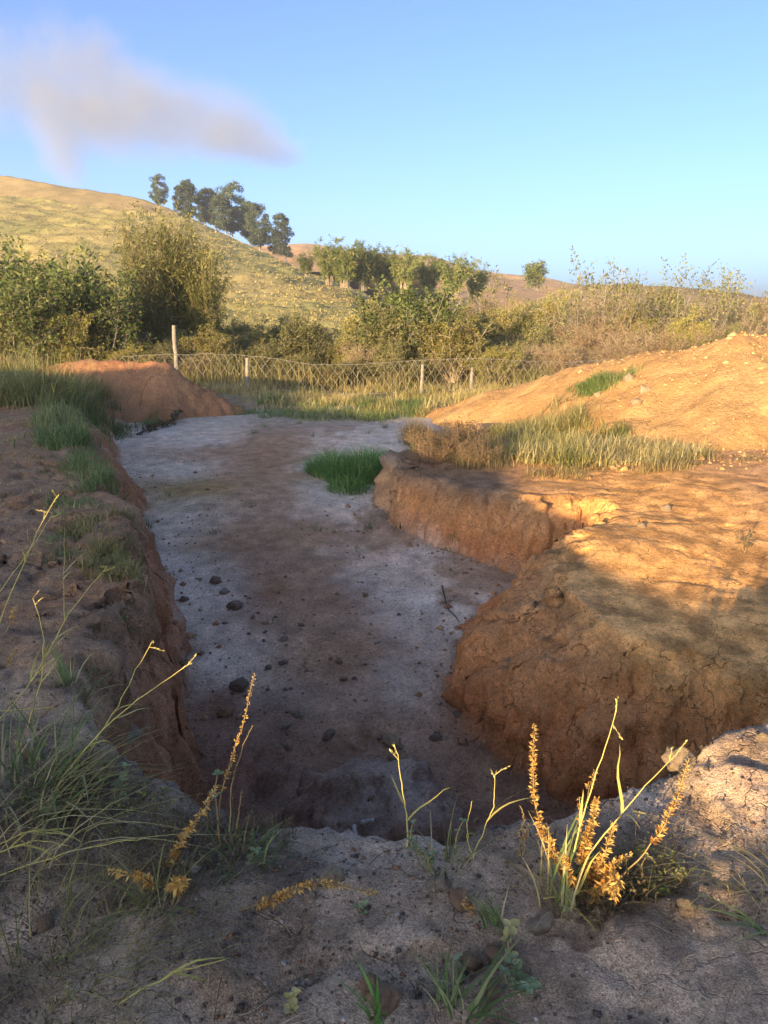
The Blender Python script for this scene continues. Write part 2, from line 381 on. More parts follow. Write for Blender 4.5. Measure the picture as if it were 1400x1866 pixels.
stain(640, 1340, -1.25, (0.30, 0.125, 0.055), 0.65, .28, 0.97)
stain(500, 1330, -1.3, (0.204, 0.109, 0.062), 0.32, .55, 0.97)
stain(380, 1290, -1.25, (0.265, 0.118, 0.056), 0.29, .35, 0.97)
stain(860, 1280, -1.2, (0.306, 0.139, 0.062), 0.41, .4, 0.97)
stain(920, 1040, -1.05, (0.428, 0.277, 0.155), 0.87, .3, 0.65)
stain(760, 1440, -1.3, (0.306, 0.210, 0.136), 0.72, .35, 0.65)
stain(1000, 1400, -1.3, (0.255, 0.143, 0.074), 0.58, .4, 0.78)
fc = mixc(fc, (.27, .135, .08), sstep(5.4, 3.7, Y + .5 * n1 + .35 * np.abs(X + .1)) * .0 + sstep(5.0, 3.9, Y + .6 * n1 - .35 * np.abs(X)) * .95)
fc = mixc(fc, (.40, .33, .27), np.exp(-((X + .02) / .42) ** 2 - ((Y - 3.75) / .36) ** 2) * .9)
path = [on_z(*p_) for p_ in [(500, 775, -.78), (475, 850, -.87), (470, 930, -.95), (500, 1010, -1.03), (560, 1080, -1.1), (630, 1180, -1.16), (650, 1280, -1.22)]]
pd = np.full(X.shape, 9.0)
for a_, b_ in zip(path[:-1], path[1:]):
    t_ = np.clip(((X - a_[0]) * (b_[0] - a_[0]) + (Y - a_[1]) * (b_[1] - a_[1])) / ((b_[0] - a_[0]) ** 2 + (b_[1] - a_[1]) ** 2), 0, 1)
    pd = np.minimum(pd, np.hypot(X - a_[0] - t_ * (b_[0] - a_[0]), Y - a_[1] - t_ * (b_[1] - a_[1])))
fc = mixc(fc, (.45, .27, .155), sstep(.62, .12, pd + .3 * n2 + .22 * n1) * .75)                         # the brown wash down the middle of the floor
n6 = fbm(X * 2.2 + 1.5 * n1, Y * .7, oct=5, seed=76, gain=.6)
fc = mixc(fc, (.44, .27, .16), sstep(.05, .45, n6) * .8 * sstep(-.2, .5, X + .38 * Y - 1.2 + .4 * n2))      # washed streaks of brown silt
fc = fc * (1 + .13 * np.clip(n5 * 2, -1, 1))[..., None]
fc = mixc(fc, (.36, .25, .17), sstep(.2, .7, n3 + .3 * n2) * .45 * sstep(9, 6, Y))
C = C * (1 - (1 - np.array((1.06, .86, .70))) * (sstep(.0, .4, X) * sstep(3.3, 3.9, Y) * sstep(15, 12, Y))[..., None])      # the orange clay of the right side
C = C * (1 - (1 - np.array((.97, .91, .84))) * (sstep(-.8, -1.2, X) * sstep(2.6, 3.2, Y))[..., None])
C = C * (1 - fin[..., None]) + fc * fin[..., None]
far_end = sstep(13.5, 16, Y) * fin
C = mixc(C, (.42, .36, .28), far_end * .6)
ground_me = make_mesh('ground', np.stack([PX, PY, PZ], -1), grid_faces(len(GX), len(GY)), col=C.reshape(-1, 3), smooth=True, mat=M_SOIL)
ck = (sstep(.3, 1.0, X - .05 * Y) * sstep(3.3, 4, Y) + .5 * sstep(3.4, 2.6, Y) + .5 * wall) * (1 - fin)
a = ground_me.attributes.new('crack', 'FLOAT', 'POINT'); a.data.foreach_set('value', np.clip(ck, 0, 1).astype(np.float32).ravel())
link('ground', ground_me, kind='structure', label='trampled earth ground with a dug pit running away from the near bank')

# ------------------------------------------------------------------ unseen bank added behind the viewpoint to cast shade, crest fitted to its edge
def ps(x, y): return x * LD[1] - y * LD[0], x * LD[0] + y * LD[1]
TE, SB = math.tan(SUN_EL), 7.0
EDGE = [(-7.5, 15.8, .25), (-5.0, 16.6, .42), (-2.6, 16.2, -.45), (.2, 13.5, -.45)] + [tuple(on_ground(*p_) + np.array([0, 0, .0])) for p_ in [(800, 815), (905, 865), (1000, 905), (1180, 1035), (1290, 1115), (1400, 1160)]]
prof = sorted([(ps(ex, ey)[0], ez + TE * (SB + ps(ex, ey)[1])) for ex, ey, ez in EDGE])
prof = [(-60, prof[0][1] + .8), (-25, prof[0][1] + .3)] + prof + [(.16, TE * (SB + 2) + .20), (.8, TE * (SB + 2) + .26), (4, TE * (SB + 2) + .3), (12, TE * (SB + 2) + .5), (50, TE * (SB + 2) + .6)]
prof = [(a_, b_ - (.08 if -2.5 < a_ < -.9 else 0)) for a_, b_ in prof]; prof.sort()
bp = np.concatenate([np.arange(-50, -16, .5), np.arange(-16, 4, .06), np.arange(4, 40, .5)]); bt = np.linspace(-1, 1, 41)
BP, BT = np.meshgrid(bp, bt)
crest = np.interp(BP, [a_ for a_, _ in prof], [b_ for _, b_ in prof]) + .05 * fbm(BP * .9, BP * 0, oct=2, seed=81)
bz = -.3 + (crest + .3) * (1 - np.abs(BT) ** 1.6) + .03 * fbm(BP * 1.5, BT * 6, oct=2, seed=82) * (1 - np.exp(-(BT / .12) ** 2))
s_ = -SB + BT * 2.0
V = np.stack([BP * LD[1] + s_ * LD[0], -BP * LD[0] + s_ * LD[1], bz], -1)
cc = np.zeros(V.shape) + np.array((.30, .22, .13))
link('bank', make_mesh('bank', V, grid_faces(len(bp), len(bt)), col=cc.reshape(-1, 3), smooth=True, mat=M_MOUND), kind='structure')  # added shadow caster, out of view, for the shade over the near ground
# ------------------------------------------------------------------ heaps of dug earth
def ridge_dist(x, y, R):
    best = np.full(x.shape, 1e9); rz = np.zeros(x.shape); side = np.zeros(x.shape)
    for (ax, ay, az), (bx, by, bz_) in zip(R[:-1], R[1:]):
        t = np.clip(((x - ax) * (bx - ax) + (y - ay) * (by - ay)) / ((bx - ax) ** 2 + (by - ay) ** 2), 0, 1)
        d_ = np.hypot(x - ax - t * (bx - ax), y - ay - t * (by - ay)); n = d_ < best
        rz = np.where(n, az + t * (bz_ - az), rz); best = np.minimum(best, d_)
    return best, rz
HEAPS = []
def heap(name, label, R, slope, rnd, x0, x1, y0, y1, step, colour, rough, clod):
    gx_, gy_ = np.arange(x0, x1, step), np.arange(y0, y1, step)
    hx, hy = np.meshgrid(gx_, gy_)
    wx_, wy_ = hx + .22 * fbm(hx * .8, hy * .8, oct=4, seed=101), hy + .22 * fbm(hx * .8 + 31, hy * .8, oct=4, seed=103)
    d_, rz = ridge_dist(wx_, wy_, R)
    hz = rz - slope * (np.sqrt(d_ ** 2 + rnd ** 2) - rnd)
    hz += rough * fbm(hx * 1.1, hy * 1.1, oct=6, seed=107, gain=.56)
    g1, g2 = worley(hx * 3.2 + .4 * fbm(hx * 3, hy * 3, seed=1), hy * 3.2 + .4 * fbm(hx * 3 + 7, hy * 3, seed=2), seed=3)
    msk = sstep(-.1, .35, fbm(hx * .55, hy * .55, oct=3, seed=111)) * clod(hx, hy)
    hz += .03 * fbm(hx * 5, hy * 5, oct=5, seed=117, gain=.65) + msk * (.10 * np.clip(g2 - g1, 0, .4) / .4 - .05)
    k1, k2 = worley(hx * 9, hy * 9, seed=8)
    hz += (.25 + msk) * .04 * (.5 - k1)
    m_ = fbm(hx * .9, hy * .9, oct=5, seed=113)
    cc_ = np.zeros(hx.shape + (3,)) + np.array(colour[0]); cc_ = mixc(cc_, colour[1], sstep(-.1, .5, m_) * .8)
    cc_ = mixc(cc_, colour[2], sstep(.15, .6, -m_) * .7)
    me = make_mesh(name, np.stack([hx, hy, hz], -1), grid_faces(len(gx_), len(gy_)), col=cc_.reshape(-1, 3), smooth=True, mat=M_MOUND)
    HEAPS.append((gx_, gy_, hz))
    return link(name, me, None, None, label, 'earth mound')
heap('earth_mound', 'long high mound of loose orange earth at the right, taller than the grass before it',
     [(1.2, 16.6, -.6), (2.6, 15.6, -.02), (3.9, 14.9, .48), (4.6, 14.2, .70), (5.5, 13.4, .96), (6.15, 13.0, 1.2), (6.9, 12.9, 1.0), (8.0, 12.8, .55), (12, 13, .3)],
     .50, .35, .2, 13.5, 8.4, 20, .045, [(.50, .29, .115), (.54, .34, .145), (.45, .25, .105)], .12, lambda a_, b_: sstep(3.6, 5.0, a_))
heap('earth_mound', 'red earth mound with a steep cut end in front of the tall white fence post',
     [(-9.5, 17.2, -.1), (-7.9, 16.9, .30), (-6.6, 16.8, .50), (-5.5, 16.8, .42), (-4.75, 16.7, .40), (-4.35, 16.7, -.02), (-3.3, 16.8, -.6)],
     1.1, .30, -12, -1.8, 14.2, 19.6, .045, [(.42, .21, .10), (.47, .25, .12), (.36, .17, .085)], .17, lambda a_, b_: .9 + 0 * a_)
def top(px_, py_):
    px_, py_ = np.asarray(px_, float), np.asarray(py_, float)
    z_ = gh(px_, py_)
    for hx, hy, hz in HEAPS:
        i = np.clip(((px_ - hx[0]) / (hx[1] - hx[0])).astype(int), 0, len(hx) - 1); j = np.clip(((py_ - hy[0]) / (hy[1] - hy[0])).astype(int), 0, len(hy) - 1)
        ok = (px_ > hx[0]) & (px_ < hx[-1]) & (py_ > hy[0]) & (py_ < hy[-1])
        z_ = np.where(ok, np.maximum(z_, hz[j, i]), z_)
    return z_
def on_top(px, py):
    dd = ray(px, py); t = np.arange(.8, 60, .012)
    P = np.array([0, 0, EYE]) + dd * t[:, None]
    hit = np.nonzero(P[:, 2] <= top(P[:, 0], P[:, 1]))[0]
    p = P[hit[0]] if len(hit) else P[-1]
    return np.array([p[0], p[1], float(top(p[0], p[1]))])

# ------------------------------------------------------------------ hills
def hill(name, ridge, base, back_drop, xs, ys, colours, rough, label, ease=1.0, tuss=0.0):
    rx = np.array([p[0] for p in ridge]); o = np.argsort(rx)
    rx, ry, rz = rx[o], np.array([p[1] for p in ridge])[o], np.array([p[2] for p in ridge])[o]
    hx, hy = np.meshgrid(xs, ys)
    Yr, Zr = np.interp(hx, rx, ry), np.interp(hx, rx, rz)
    k = 3.0; 
    Yb, Zb = base
    t = np.clip((hy - Yb) / np.maximum(Yr - Yb, 1), 0, 1)
    f = Zb + (Zr - Zb) * t ** ease
    bk = Zr - back_drop * (hy - Yr)
    hz = smin(f + .0, np.where(hy > Yr, bk, 1e3), .6) if False else np.where(hy > Yr, bk, f)
    hz = hz + rough * fbm(hx * .05, hy * .05, oct=5, seed=121) + rough * .25 * fbm(hx * .4, hy * .4, oct=3, seed=123)
    if tuss:
        g1, g2 = worley(hx * .7, hy * .5, seed=13); hz += tuss * (.5 - g1)
        hz += .12 * np.sin(hz * 4.0 + 1.2 * fbm(hx * .1, hy * .1, seed=5))          # cattle terracettes
    m_ = fbm(hx * .06, hy * .06, oct=5, seed=127); m2 = fbm(hx * .3, hy * .3, oct=3, seed=129)
    cc_ = np.zeros(hx.shape + (3,)) + np.array(colours[0])
    cc_ = mixc(cc_, colours[1], sstep(-.1, .4, m_)); cc_ = mixc(cc_, colours[2], sstep(.0, .5, -m_ + .5 * m2) * .8)
    me = make_mesh(name, np.stack([hx, hy, hz], -1), grid_faces(len(xs), len(ys)), col=cc_.reshape(-1, 3), smooth=True, mat=M_HILL)
    link(name, me, None, None, label, kind='structure')
    return xs, ys, hz
R1 = [on_y(*a) for a in [(-400, 318, 165), (-200, 335, 158), (0, 353, 150), (100, 364, 146), (180, 376, 143), (260, 383, 140), (310, 391, 137), (360, 408, 134), (400, 425, 132), (450, 445, 128), (500, 466, 124), (550, 488, 119), (600, 511, 114), (650, 532, 109), (700, 556, 104), (770, 590, 98)]] + [np.array([25, 95, -4]), np.array([60, 90, -6])]
H1 = hill('hill', R1, (37, -1.6), .10, np.arange(-130, 40, .6), np.arange(30, 190, .6), [(.38, .32, .11), (.43, .34, .13), (.32, .30, .10)], .9, 'grassy hillside of straw coloured pasture falling to the right', .95, .25)
R2 = [on_y(*a) for a in [(-400, 290, 230), (-150, 303, 225), (0, 320, 220), (100, 336, 215), (200, 351, 212), (270, 363, 208), (320, 383, 206), (420, 430, 200), (560, 500, 195), (700, 570, 190)]]
hill('hill', R2, (150, 8), .1, np.arange(-240, 10, 1.5), np.arange(150, 300, 1.5), [(.36, .26, .10), (.40, .29, .12), (.30, .22, .08)], .8, 'darker brown hilltop behind the straw coloured hillside')
R3 = [on_y(*a) for a in [(300, 470, 430), (480, 447, 430), (560, 443, 430), (640, 458, 430), (740, 466, 430), (800, 470, 425), (860, 488, 420), (910, 499, 410), (970, 506, 400), (1030, 515, 390), (1120, 530, 380), (1300, 548, 370), (1700, 565, 360), (2400, 560, 360)]]
hill('hill', R3, (200, -4), .06, np.arange(-190, 500, 3.0), np.arange(200, 700, 3.0), [(.55, .31, .11), (.58, .36, .14), (.45, .27, .10)], 1.5, 'distant bare orange brown hill beyond the bamboo grove')
R4 = [on_y(*a) for a in [(820, 600, 95), (920, 560, 95), (1000, 531, 95), (1060, 516, 94), (1150, 515, 92), (1250, 524, 90), (1330, 533, 88), (1400, 545, 86), (1600, 562, 84), (2000, 560, 84)]]
H4 = hill('hill', R4, (34, -1.6), .10, np.arange(5, 110, .8), np.arange(30, 150, .8), [(.34, .25, .12), (.38, .28, .14), (.27, .22, .10)], .5, 'low brown hill covered in dry scrub at the right', .9, .2)
def hill_h(H, x_, y_):
    xs, ys, hz = H
    i = np.clip(((np.asarray(x_) - xs[0]) / (xs[1] - xs[0])).astype(int), 0, len(xs) - 1); j = np.clip(((np.asarray(y_) - ys[0]) / (ys[1] - ys[0])).astype(int), 0, len(ys) - 1)
    return hz[j, i]

# ------------------------------------------------------------------ plant builders
class Bag:
    def __init__(s): s.V, s.Q, s.T, s.tone, s.n = [], [], [], [], 0
    def add(s, V, F, tone):
        V = np.asarray(V, float).reshape(-1, 3); F = np.asarray(F)
        if not len(V): return
        (s.Q if F.shape[1] == 4 else s.T).append(F + s.n); s.V.append(V)
        s.tone.append(np.broadcast_to(np.asarray(tone, float), (len(V),)) if np.ndim(tone) < 2 else np.ravel(tone)); s.n += len(V)
    def mesh(s, name, mat, smooth=False):
        F = [np.concatenate(a_) for a_ in (s.Q, s.T) if a_]
        return make_mesh(name, np.concatenate(s.V), F, tone=np.concatenate(s.tone), smooth=smooth, mat=mat)
def unit(v): return v / np.maximum(np.linalg.norm(v, axis=-1, keepdims=True), 1e-9)
def blades(base, az, h, w, lean, rg, segs=3, tone=None, kink=0.0):
    N = len(base); base = np.asarray(base, float)
    dirv = np.stack([np.cos(az), np.sin(az), 0 * az], 1); sa = az + np.pi / 2 + rg.uniform(-.7, .7, N)
    side = np.stack([np.cos(sa), np.sin(sa), 0 * sa], 1)
    Vs = []
    for k in range(segs + 1):
        t = k / segs
        up = h * (t - .45 * np.clip(lean, 0, 1.3) * t ** 2.2); out = h * lean * t ** 1.7
        c = base + np.stack([0 * up, 0 * up, up], 1) + dirv * out[:, None]
        ww = (w * (1 - t) ** .75 * .5 + w * .03)[:, None]
        Vs += [c - side * ww, c + side * ww]
    V = np.stack(Vs, 1).reshape(-1, 3); n = 2 * (segs + 1)
    f = np.array([[2 * k, 2 * k + 1, 2 * k + 3, 2 * k + 2] for k in range(segs)])
    Fq = (np.arange(N)[:, None, None] * n + f[None]).reshape(-1, 4)
    tn = rg.uniform(0, 1, N) if tone is None else tone
    return V, Fq, np.repeat(tn, n)
def kites(P, D, L, W, rg, tone=None, fold=.2, droop=0.0):
    N = len(P); D = unit(np.asarray(D, float)); r = rg.normal(size=(N, 3)); s_ = unit(np.cross(D, r)); nn = np.cross(D, s_)
    L, W = np.broadcast_to(L, N)[:, None], np.broadcast_to(W, N)[:, None]
    dz = np.array([0, 0, -1.0]) * droop
    V = np.stack([P, P + D * L * .45 + s_ * W * .5 + nn * W * fold, P + D * L + dz * L, P + D * L * .45 - s_ * W * .5 + nn * W * fold], 1).reshape(-1, 3)
    F = np.arange(N)[:, None] * 4 + np.array([[0, 1, 2, 3]])
    F = np.concatenate([F[:, [0, 1, 2]], F[:, [0, 2, 3]]])
    tn = rg.uniform(0, 1, N) if tone is None else tone
    return V, F, np.repeat(tn, 4)
def tube(pts, r0, r1, k=4, power=1.0):
    pts = np.asarray(pts, float); n = len(pts)
    tg = unit(np.gradient(pts, axis=0)); ref = np.array([0, 0, 1.0]) if abs(tg[0, 2]) < .9 else np.array([1.0, 0, 0])
    a_ = unit(np.cross(tg, ref)); b_ = np.cross(tg, a_)
    t = (np.arange(n) / (n - 1)) ** power; r = (r0 + (r1 - r0) * t)[:, None, None]
    an = np.arange(k) * 2 * np.pi / k
    ring = a_[:, None] * np.cos(an)[None, :, None] + b_[:, None] * np.sin(an)[None, :, None]
    V = (pts[:, None] + ring * r).reshape(-1, 3)
    i = np.arange(n - 1)[:, None] * k + np.arange(k)[None]; j = np.arange(n - 1)[:, None] * k + (np.arange(k)[None] + 1) % k
    return V, np.stack([i, j, j + k, i + k], -1).reshape(-1, 4)
def wander(p0, d0, L, n, rg, wob=.2, lift=0.0):
    pts = [np.array(p0, float)]; d_ = unit(np.array(d0, float))
    for _ in range(n):
        d_ = unit(d_ + rg.normal(0, wob, 3) + np.array([0, 0, lift])); pts.append(pts[-1] + d_ * L / n)
    return np.array(pts)
def shrub_meshes(name, seed, h, spread, stems, kids, twigs, leaf_n, leaf, lw, bark, leafm, tilt=.5, lift=.06, r=.02, top_leaves=.3, droop=.0):
    """stems fan out from the root, fork twice; leaves sit on the twigs"""
    rg = np.random.default_rng(seed); wood, lv = Bag(), Bag(); spots, dirs = [], []
    for _ in range(stems):
        a_ = rg.uniform(0, 2 * np.pi); q_ = rg.uniform(0, tilt)
        d0 = np.array([math.cos(a_) * q_, math.sin(a_) * q_, 1]); p0 = np.array([math.cos(a_), math.sin(a_), 0]) * rg.uniform(0, spread * .15) + [0, 0, -.08]
        L = h * rg.uniform(.65, 1.0)
        st = wander(p0, d0, L, 8, rg, .12, lift); wood.add(*tube(st, r * rg.uniform(.7, 1.2), r * .25, 4), rg.uniform(.3, 1))
        for _k in range(kids):
            t = rg.uniform(.22, .95); i = int(t * 8); p = st[i] + (st[min(i + 1, 8)] - st[i]) * (t * 8 - i)
            d1 = unit(rg.normal(0, 1, 3) * [1, 1, .5] + [0, 0, .55]); l1 = h * rg.uniform(.18, .42) * (1.15 - t * .6)
            br = wander(p, d1, l1, 5, rg, .2, lift); wood.add(*tube(br, r * .4, r * .12, 3), rg.uniform(.3, 1))
            for _j in range(twigs):
                t2 = rg.uniform(.25, 1); i2 = min(int(t2 * 5), 4); p2 = br[i2] + (br[i2 + 1] - br[i2]) * (t2 * 5 - i2)
                d2 = unit(rg.normal(0, 1, 3) + d1 * .8); tw = wander(p2, d2, l1 * rg.uniform(.3, .6), 3, rg, .25, lift); wood.add(*tube(tw, r * .17, r * .07, 3), rg.uniform(.2, 1))
                for q in range(1, 4): spots.append(tw[q]); dirs.append(tw[q] - tw[q - 1])
    spots, dirs = np.array(spots), unit(np.array(dirs))
    wgt = (.15 + np.clip(spots[:, 2] / h, 0, 1)) ** (top_leaves * 3); idx = rg.choice(len(spots), leaf_n, p=wgt / wgt.sum())
    P = spots[idx] + rg.normal(0, leaf * .6, (leaf_n, 3)); D = dirs[idx] + rg.normal(0, .8, (leaf_n, 3)) + [0, 0, -droop]
    clump = vnoise(P[:, 0] * 2.2, P[:, 1] * 2.2, P[:, 2] * 2.2, seed)
    tn = np.clip(.5 + .3 * clump + rg.normal(0, .2, leaf_n), 0, 1)
    lv.add(*kites(P, D, leaf * rg.uniform(.6, 1.3, leaf_n), lw * rg.uniform(.6, 1.3, leaf_n), rg, tn))
    return wood.mesh(name + '_branches', bark), lv.mesh(name + '_leaves', leafm)
def plant(name, label, cat, meshes, group=None):
    t = thing(name, label, cat, (0, 0, -500), 0, group)
    link('branches', meshes[0], t); link('foliage', meshes[1], t)
    return t
used = set()
def put(src, loc, rotz, scale, label=None, group=None, tilt=(0, 0)):
    if src.name not in used:
        used.add(src.name); src.location = [float(c) for c in loc]; src.rotation_euler = (tilt[0], tilt[1], rotz); src.scale = (scale,) * 3 if np.isscalar(scale) else scale
        if label: src['label'] = label
        if group: src['group'] = group
        return src
    return copy_thing(src, loc, rotz, scale, label, group, tilt)

B_STRAW = bark_material('dry_stems', (.30, .23, .14), (.52, .42, .28), 30)
B_GREY = bark_material('grey_bark', (.16, .13, .10), (.38, .32, .26), 25)
B_RED = bark_material('reddish_twigs', (.20, .12, .07), (.36, .23, .14), 30)
B_GUM = bark_material('gum_bark', (.22, .19, .15), (.50, .45, .38), 3)
L_YEL = leaf_material('yellow_green_leaves', [(.18, .19, .045), (.27, .27, .065), (.38, .33, .09), (.44, .33, .13)], transl=.45)
L_OLIVE = leaf_material('olive_leaves', [(.14, .15, .05), (.21, .21, .07), (.29, .27, .10), (.36, .30, .14)], transl=.45)
L_DARK = leaf_material('dark_green_leaves', [(.055, .08, .025), (.10, .14, .035), (.17, .20, .055), (.30, .29, .09)], transl=.45)
L_BAMBOO = leaf_material('bamboo_leaves', [(.08, .12, .03), (.16, .20, .045), (.24, .26, .07), (.34, .31, .11)], transl=.45)
L_GOLD = leaf_material('golden_cane_leaves', [(.12, .14, .035), (.21, .21, .055), (.31, .28, .09), (.40, .33, .12)], transl=.45)
L_BROWN = leaf_material('dry_brown_leaves', [(.24, .17, .09), (.34, .25, .13), (.42, .33, .18), (.27, .27, .09)], transl=.45)
L_GUM = leaf_material('gum_leaves', [(.035, .055, .03), (.07, .095, .045), (.11, .14, .06), (.18, .18, .08)], transl=.15)
G_GREEN = leaf_material('green_grass', [(.07, .12, .035), (.13, .19, .055), (.20, .25, .08), (.42, .36, .18)])
G_LUSH = leaf_material('lush_grass', [(.04, .10, .02), (.07, .17, .03), (.11, .24, .045), (.17, .30, .07)])
G_STRAW = leaf_material('straw_grass', [(.12, .13, .03), (.26, .22, .07), (.40, .32, .12), (.52, .42, .20)])
G_MIX = leaf_material('mixed_grass', [(.09, .12, .035), (.18, .19, .055), (.32, .28, .11), (.50, .41, .21)])
G_BROWN = leaf_material('brown_dry_grass', [(.10, .085, .045), (.18, .15, .07), (.25, .21, .10), (.14, .15, .05)])

# ------------------------------------------------------------------ trees on the hill and the bamboo grove
def gum_tree(name, seed, h, crown, clumps, leaves):
    rg = np.random.default_rng(seed); wood, lv = Bag(), Bag()
    tr = wander((0, 0, -1), (rg.normal(0, .05), rg.normal(0, .05), 1), h * .95 + 1, 9, rg, .05, .05); wood.add(*tube(tr, h * .018, h * .004, 6), .6)
    P, S = [], []
    for c in range(clumps):
        t = rg.uniform(.24, 1.0); i = min(int(t * 9), 8); p = tr[i] + (tr[i + 1] - tr[i]) * (t * 9 - i)
        a_ = rg.uniform(0, 2 * np.pi); reach = crown * (1 - abs(t - .6) * 1.1) * rg.uniform(.2, 1.0)
        e = p + np.array([math.cos(a_) * reach, math.sin(a_) * reach, rg.uniform(.0, .35) * reach + .2])
        mid = (p + e) / 2 + [0, 0, .1 * reach]
        wood.add(*tube([p, mid, e], h * .006, h * .002, 4), .5)
        P.append(e); S.append(rg.uniform(.6, 1.1) * crown * .42)
    P, S = np.array(P), np.array(S) * .85; idx = rg.integers(0, clumps, leaves)
    v = unit(rg.normal(size=(leaves, 3))) * rg.uniform(.2, 1, leaves)[:, None] ** .5
    pos = P[idx] + v * S[idx][:, None] * [1, 1, .75]
    tn = np.clip(.42 + .25 * vnoise(pos[:, 0] * .9, pos[:, 1] * .9, pos[:, 2] * .9, seed) + rg.normal(0, .18, leaves), 0, 1)
    lv.add(*kites(pos, rg.normal(size=(leaves, 3)) + [0, 0, -.7], rg.uniform(.3, .6, leaves), rg.uniform(.13, .24, leaves), rg, tn))
    t = thing(name, '', 'tree', (0, 0, -500)); link('trunk', wood.mesh('gum_trunk', B_GUM, True), t); link('crown', lv.mesh('gum_crown', L_GUM), t)
    return t
gums = [gum_tree('gum_tree', 201, 12, 3.9, 54, 9500), gum_tree('gum_tree', 202, 12, 3.3, 50, 9000), gum_tree('gum_tree', 203, 12, 2.8, 44, 7500)]
for i, (px, ybase, ytop, Yd, k, lab) in enumerate([
        (291, 372, 321, 172, 0, 'lone round crowned tree at the left end of the row on the hill crest'),
        (337, 398, 336, 178, 2, 'slim pale trunked tree just right of the lone tree on the crest'),
        (352, 402, 327, 172, 1, 'tall dark tree leading the dense part of the row on the crest'),
        (373, 408, 347, 180, 0, 'shorter tree tucked behind the tall leading tree of the crest row'),
        (394, 415, 341, 176, 2, 'narrow tree with a high crown in the middle of the crest row'),
        (413, 424, 352, 168, 1, 'leaning tree close against the widest crown of the crest row'),
        (424, 430, 338, 172, 0, 'widest and tallest tree in the middle of the crest row'),
        (455, 442, 366, 178, 1, 'dark tree in the gap between the widest tree and the olive one'),
        (474, 452, 371, 166, 0, 'olive green broad tree second from the lower end of the crest row'),
        (497, 462, 421, 170, 1, 'short dark tree at the feet of the two lowest trees of the row'),
        (523, 472, 386, 164, 2, 'open crowned tree at the lower right end of the crest row')]):
    b_, t_ = on_y(px, ybase, Yd), on_y(px, ytop, Yd); hgt = t_[2] - b_[2] + 1.0
    put(gums[k], (b_[0], Yd, b_[2] - 1.0), i * 2.1, np.array([1.0, 1.0, 1.0]) * hgt / 12, lab, 'trees along the hill crest')
def bamboo(name, seed, h, culms, leaves, leafm, cat='bamboo', arch=.5, ll=.5, stemr=.006, bark=None):
    rg = np.random.default_rng(seed); wood, lv = Bag(), Bag(); P, D = [], []
    for _ in range(culms):
        a_ = rg.uniform(0, 2 * np.pi); q_ = rg.uniform(.05, arch); L = h * rg.uniform(.7, 1.1); r0 = h * .10 * math.sqrt(rg.uniform(0, 1))
        t = np.linspace(0, 1, 9)[:, None]
        pts = np.array([math.cos(a_), math.sin(a_), 0]) * (r0 + q_ * L * t ** 2.2) + np.array([0, 0, 1]) * L * (t - .35 * q_ * t ** 2.5)
        wood.add(*tube(pts, h * stemr, h * .0012, 4), rg.uniform(0, 1))
        for s_ in rg.uniform(.25, 1.0, 14):
            i = min(int(s_ * 8), 7); p = pts[i] + (pts[i + 1] - pts[i]) * (s_ * 8 - i); P.append(p); D.append(unit(rg.normal(size=3)) + np.array([0, 0, .2]))
    P, D = np.array(P), np.array(D); idx = rg.integers(0, len(P), leaves)
    pos = P[idx] + unit(D[idx]) * rg.uniform(0, h * .11, leaves)[:, None] + rg.normal(0, h * .012, (leaves, 3))
    tn = np.clip(.5 + .3 * vnoise(pos[:, 0] * 1.4, pos[:, 1] * 1.4, pos[:, 2] * 1.4, seed) + rg.normal(0, .17, leaves), 0, 1)
    lv.add(*kites(pos, D[idx] + rg.normal(0, .5, (leaves, 3)) + [0, 0, -.5], ll * rg.uniform(.6, 1.2, leaves), ll * .17 * rg.uniform(.7, 1.3, leaves), rg, tn))
    t = thing(name, '', cat, (0, 0, -500)); link('stems', wood.mesh(name + '_stems', bark or B_STRAW), t); link('foliage', lv.mesh(name + '_leaves', leafm), t)
    return t
bam = [bamboo('bamboo_clump', 211, 5.5, 34, 5200, L_BAMBOO), bamboo('bamboo_clump', 212, 5.5, 26, 4200, L_BAMBOO)]
for i, (px, yt, yb, Yd, lab) in enumerate([
        (560, 462, 505, 96, 'low dark bamboo clump where the hill slope meets the grove'),
        (598, 446, 520, 86, 'bright bamboo clump at the left end of the grove below the hill'),
        (628, 437, 525, 82, 'tallest bamboo clump of the grove with arching tips'),
        (662, 447, 530, 84, 'bamboo clump right beside the tallest clump of the grove'),
        (700, 455, 535, 90, 'dense middle bamboo clump of the grove'),
        (738, 456, 535, 86, 'dark bamboo clump rising behind the green bush by the fence'),
        (782, 468, 540, 92, 'thin bamboo clump right of the dark one in the grove'),
        (826, 467, 545, 88, 'bamboo clump with a spiky top near the right end of the grove'),
        (866, 482, 550, 94, 'small bamboo clump at the right end of the grove before the bare orange hill')]):
    b_, t_ = on_y(px, yb, Yd), on_y(px, yt, Yd)
    put(bam[i % 2], (b_[0], Yd, b_[2]), i * 1.3, (t_[2] - b_[2]) / 5.4 * np.array([1.15, 1.15, 1]), lab, 'bamboo clumps of the grove')
dome = shrub_meshes('round_tree', 231, 4.0, 2, 9, 9, 7, 2600, .34, .16, B_GREY, L_BAMBOO, tilt=.8, r=.06)
o = plant('round_tree', 'small round green tree alone on the slope of the bare orange hill', 'tree', dome)
b_, t_ = on_y(980, 530, 120), on_y(980, 478, 120); put(o, (b_[0], 120, b_[2]), 0, (t_[2] - b_[2]) / 3.9)

